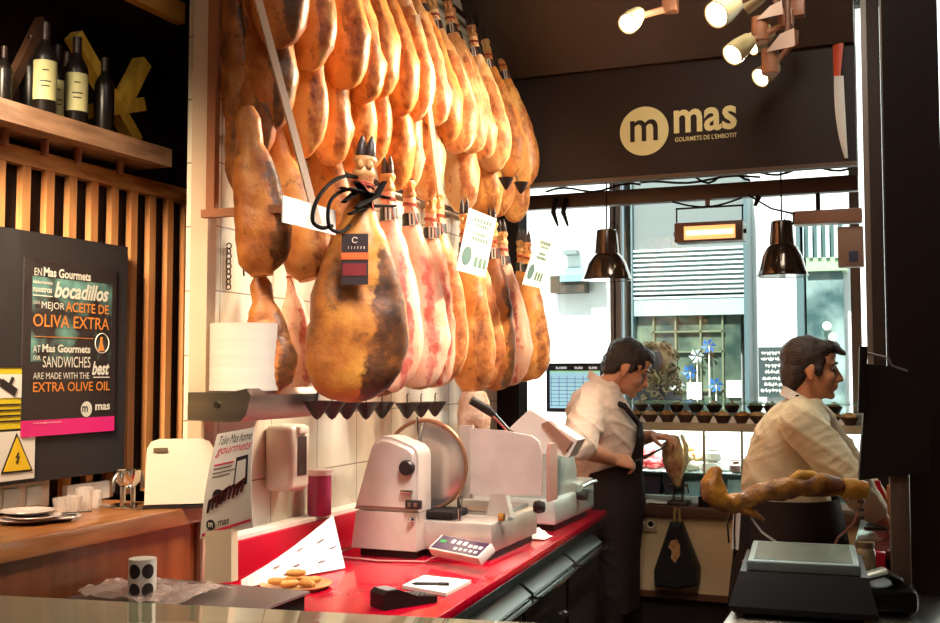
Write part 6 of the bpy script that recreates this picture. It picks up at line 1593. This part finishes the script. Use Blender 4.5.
q.ell((-.024, 0, .044), (.103, .085, .088), MHd, 28, 18); q.ell((-.062, 0, -.02), (.062, .076, .085), MHd, 20, 14); q.ell((.045, 0, .088), (.060, .066, .032), MHd, 20, 12); q.ell((.085, 0, .074), (.034, .052, .013), MHd @ Matrix.Rotation(.45, 4, 'Y') @ Matrix.Translation((-.032, 0, .038)), 16, 10)
for y in (-1, 1): q.ell((.022, y*.070, .008), (.020, .011, .040), MHd)
addmesh('hair', remesh(q, 'hair', .006, 2, lambda p: .004*noise.noise(p*40)), mat('hair_brown', (48, 35, 30), .5, col2=(62, 44, 34), scale=40, stretch=(1, 1, 4), bump=.4, bscale=60), man2)

# ================================================================== LIGHT
def area(name, loc, target, size, sy, energy, col):
    ld = bpy.data.lights.new(name, 'AREA'); ld.shape = 'RECTANGLE'; ld.size = size; ld.size_y = sy; ld.energy = energy; ld.color = col
    o = bpy.data.objects.new(name, ld); COL.objects.link(o); o.location = loc
    o.rotation_euler = (V(target)-V(loc)).to_track_quat('-Z', 'Y').to_euler(); return o
area('room_fill_light', (-.3, 1.6, 3.45), (-1.2, 2.9, .9), 1.6, .5, 15, (1.0, .88, .76))  # added soft fill for the closed room, no ceiling fitting behind it
area('counter_fill_light', (-.75, 2.3, 2.9), (-1.55, 3.35, .9), .5, .5, 10.5, (1.0, .93, .89)).data.spread = math.radians(62)  # extra light added to brighten slicers, flyer and tiles, no fixture there
area('bar_fill_light', (-1.93, 1.35, 2.66), (-2.3, 2.25, 1.85), .35, .35, 15, (1.0, .80, .54)).data.spread = math.radians(62)  # unseen light added to brighten the slats and the bottle niche
area('prep_fill_light', (-.3, 3.7, 3.45), (-.4, 4.3, 1.2), .6, .6, 25, (1.0, .88, .72))  # fill added over the plain-shirt man and counter fronts, not a real lamp
area('case_lamp', ((cl+cr)/2, CYF+.09, zr0-.03), ((cl+cr)/2, CYF+.15, .9), 1.25, .06, 16, (.92, 1.0, .98))
sd = bpy.data.lights.new('sun', 'SUN'); sd.energy = 13.0; sd.angle = math.radians(2); sd.color = (1, .98, .94)
so = bpy.data.objects.new('sun', sd); COL.objects.link(so); so.rotation_euler = V((.08, .8, -.85)).to_track_quat('-Z', 'Y').to_euler(); so.location = (0, 0, 12)
w = bpy.data.worlds.new('world'); sc.world = w; w.use_nodes = True
bg = w.node_tree.nodes['Background']; bg.inputs['Color'].default_value = (.88, .96, 1.0, 1); bg.inputs['Strength'].default_value = 2.2
sc.view_settings.view_transform = 'Standard'; sc.view_settings.look = 'None'; sc.view_settings.gamma = 1.0; sc.view_settings.exposure = 0.0
sc.view_settings.use_curve_mapping = False
sc.cycles.max_bounces = 6; sc.cycles.transparent_max_bounces = 12; sc.cycles.sample_clamp_indirect = 4.0
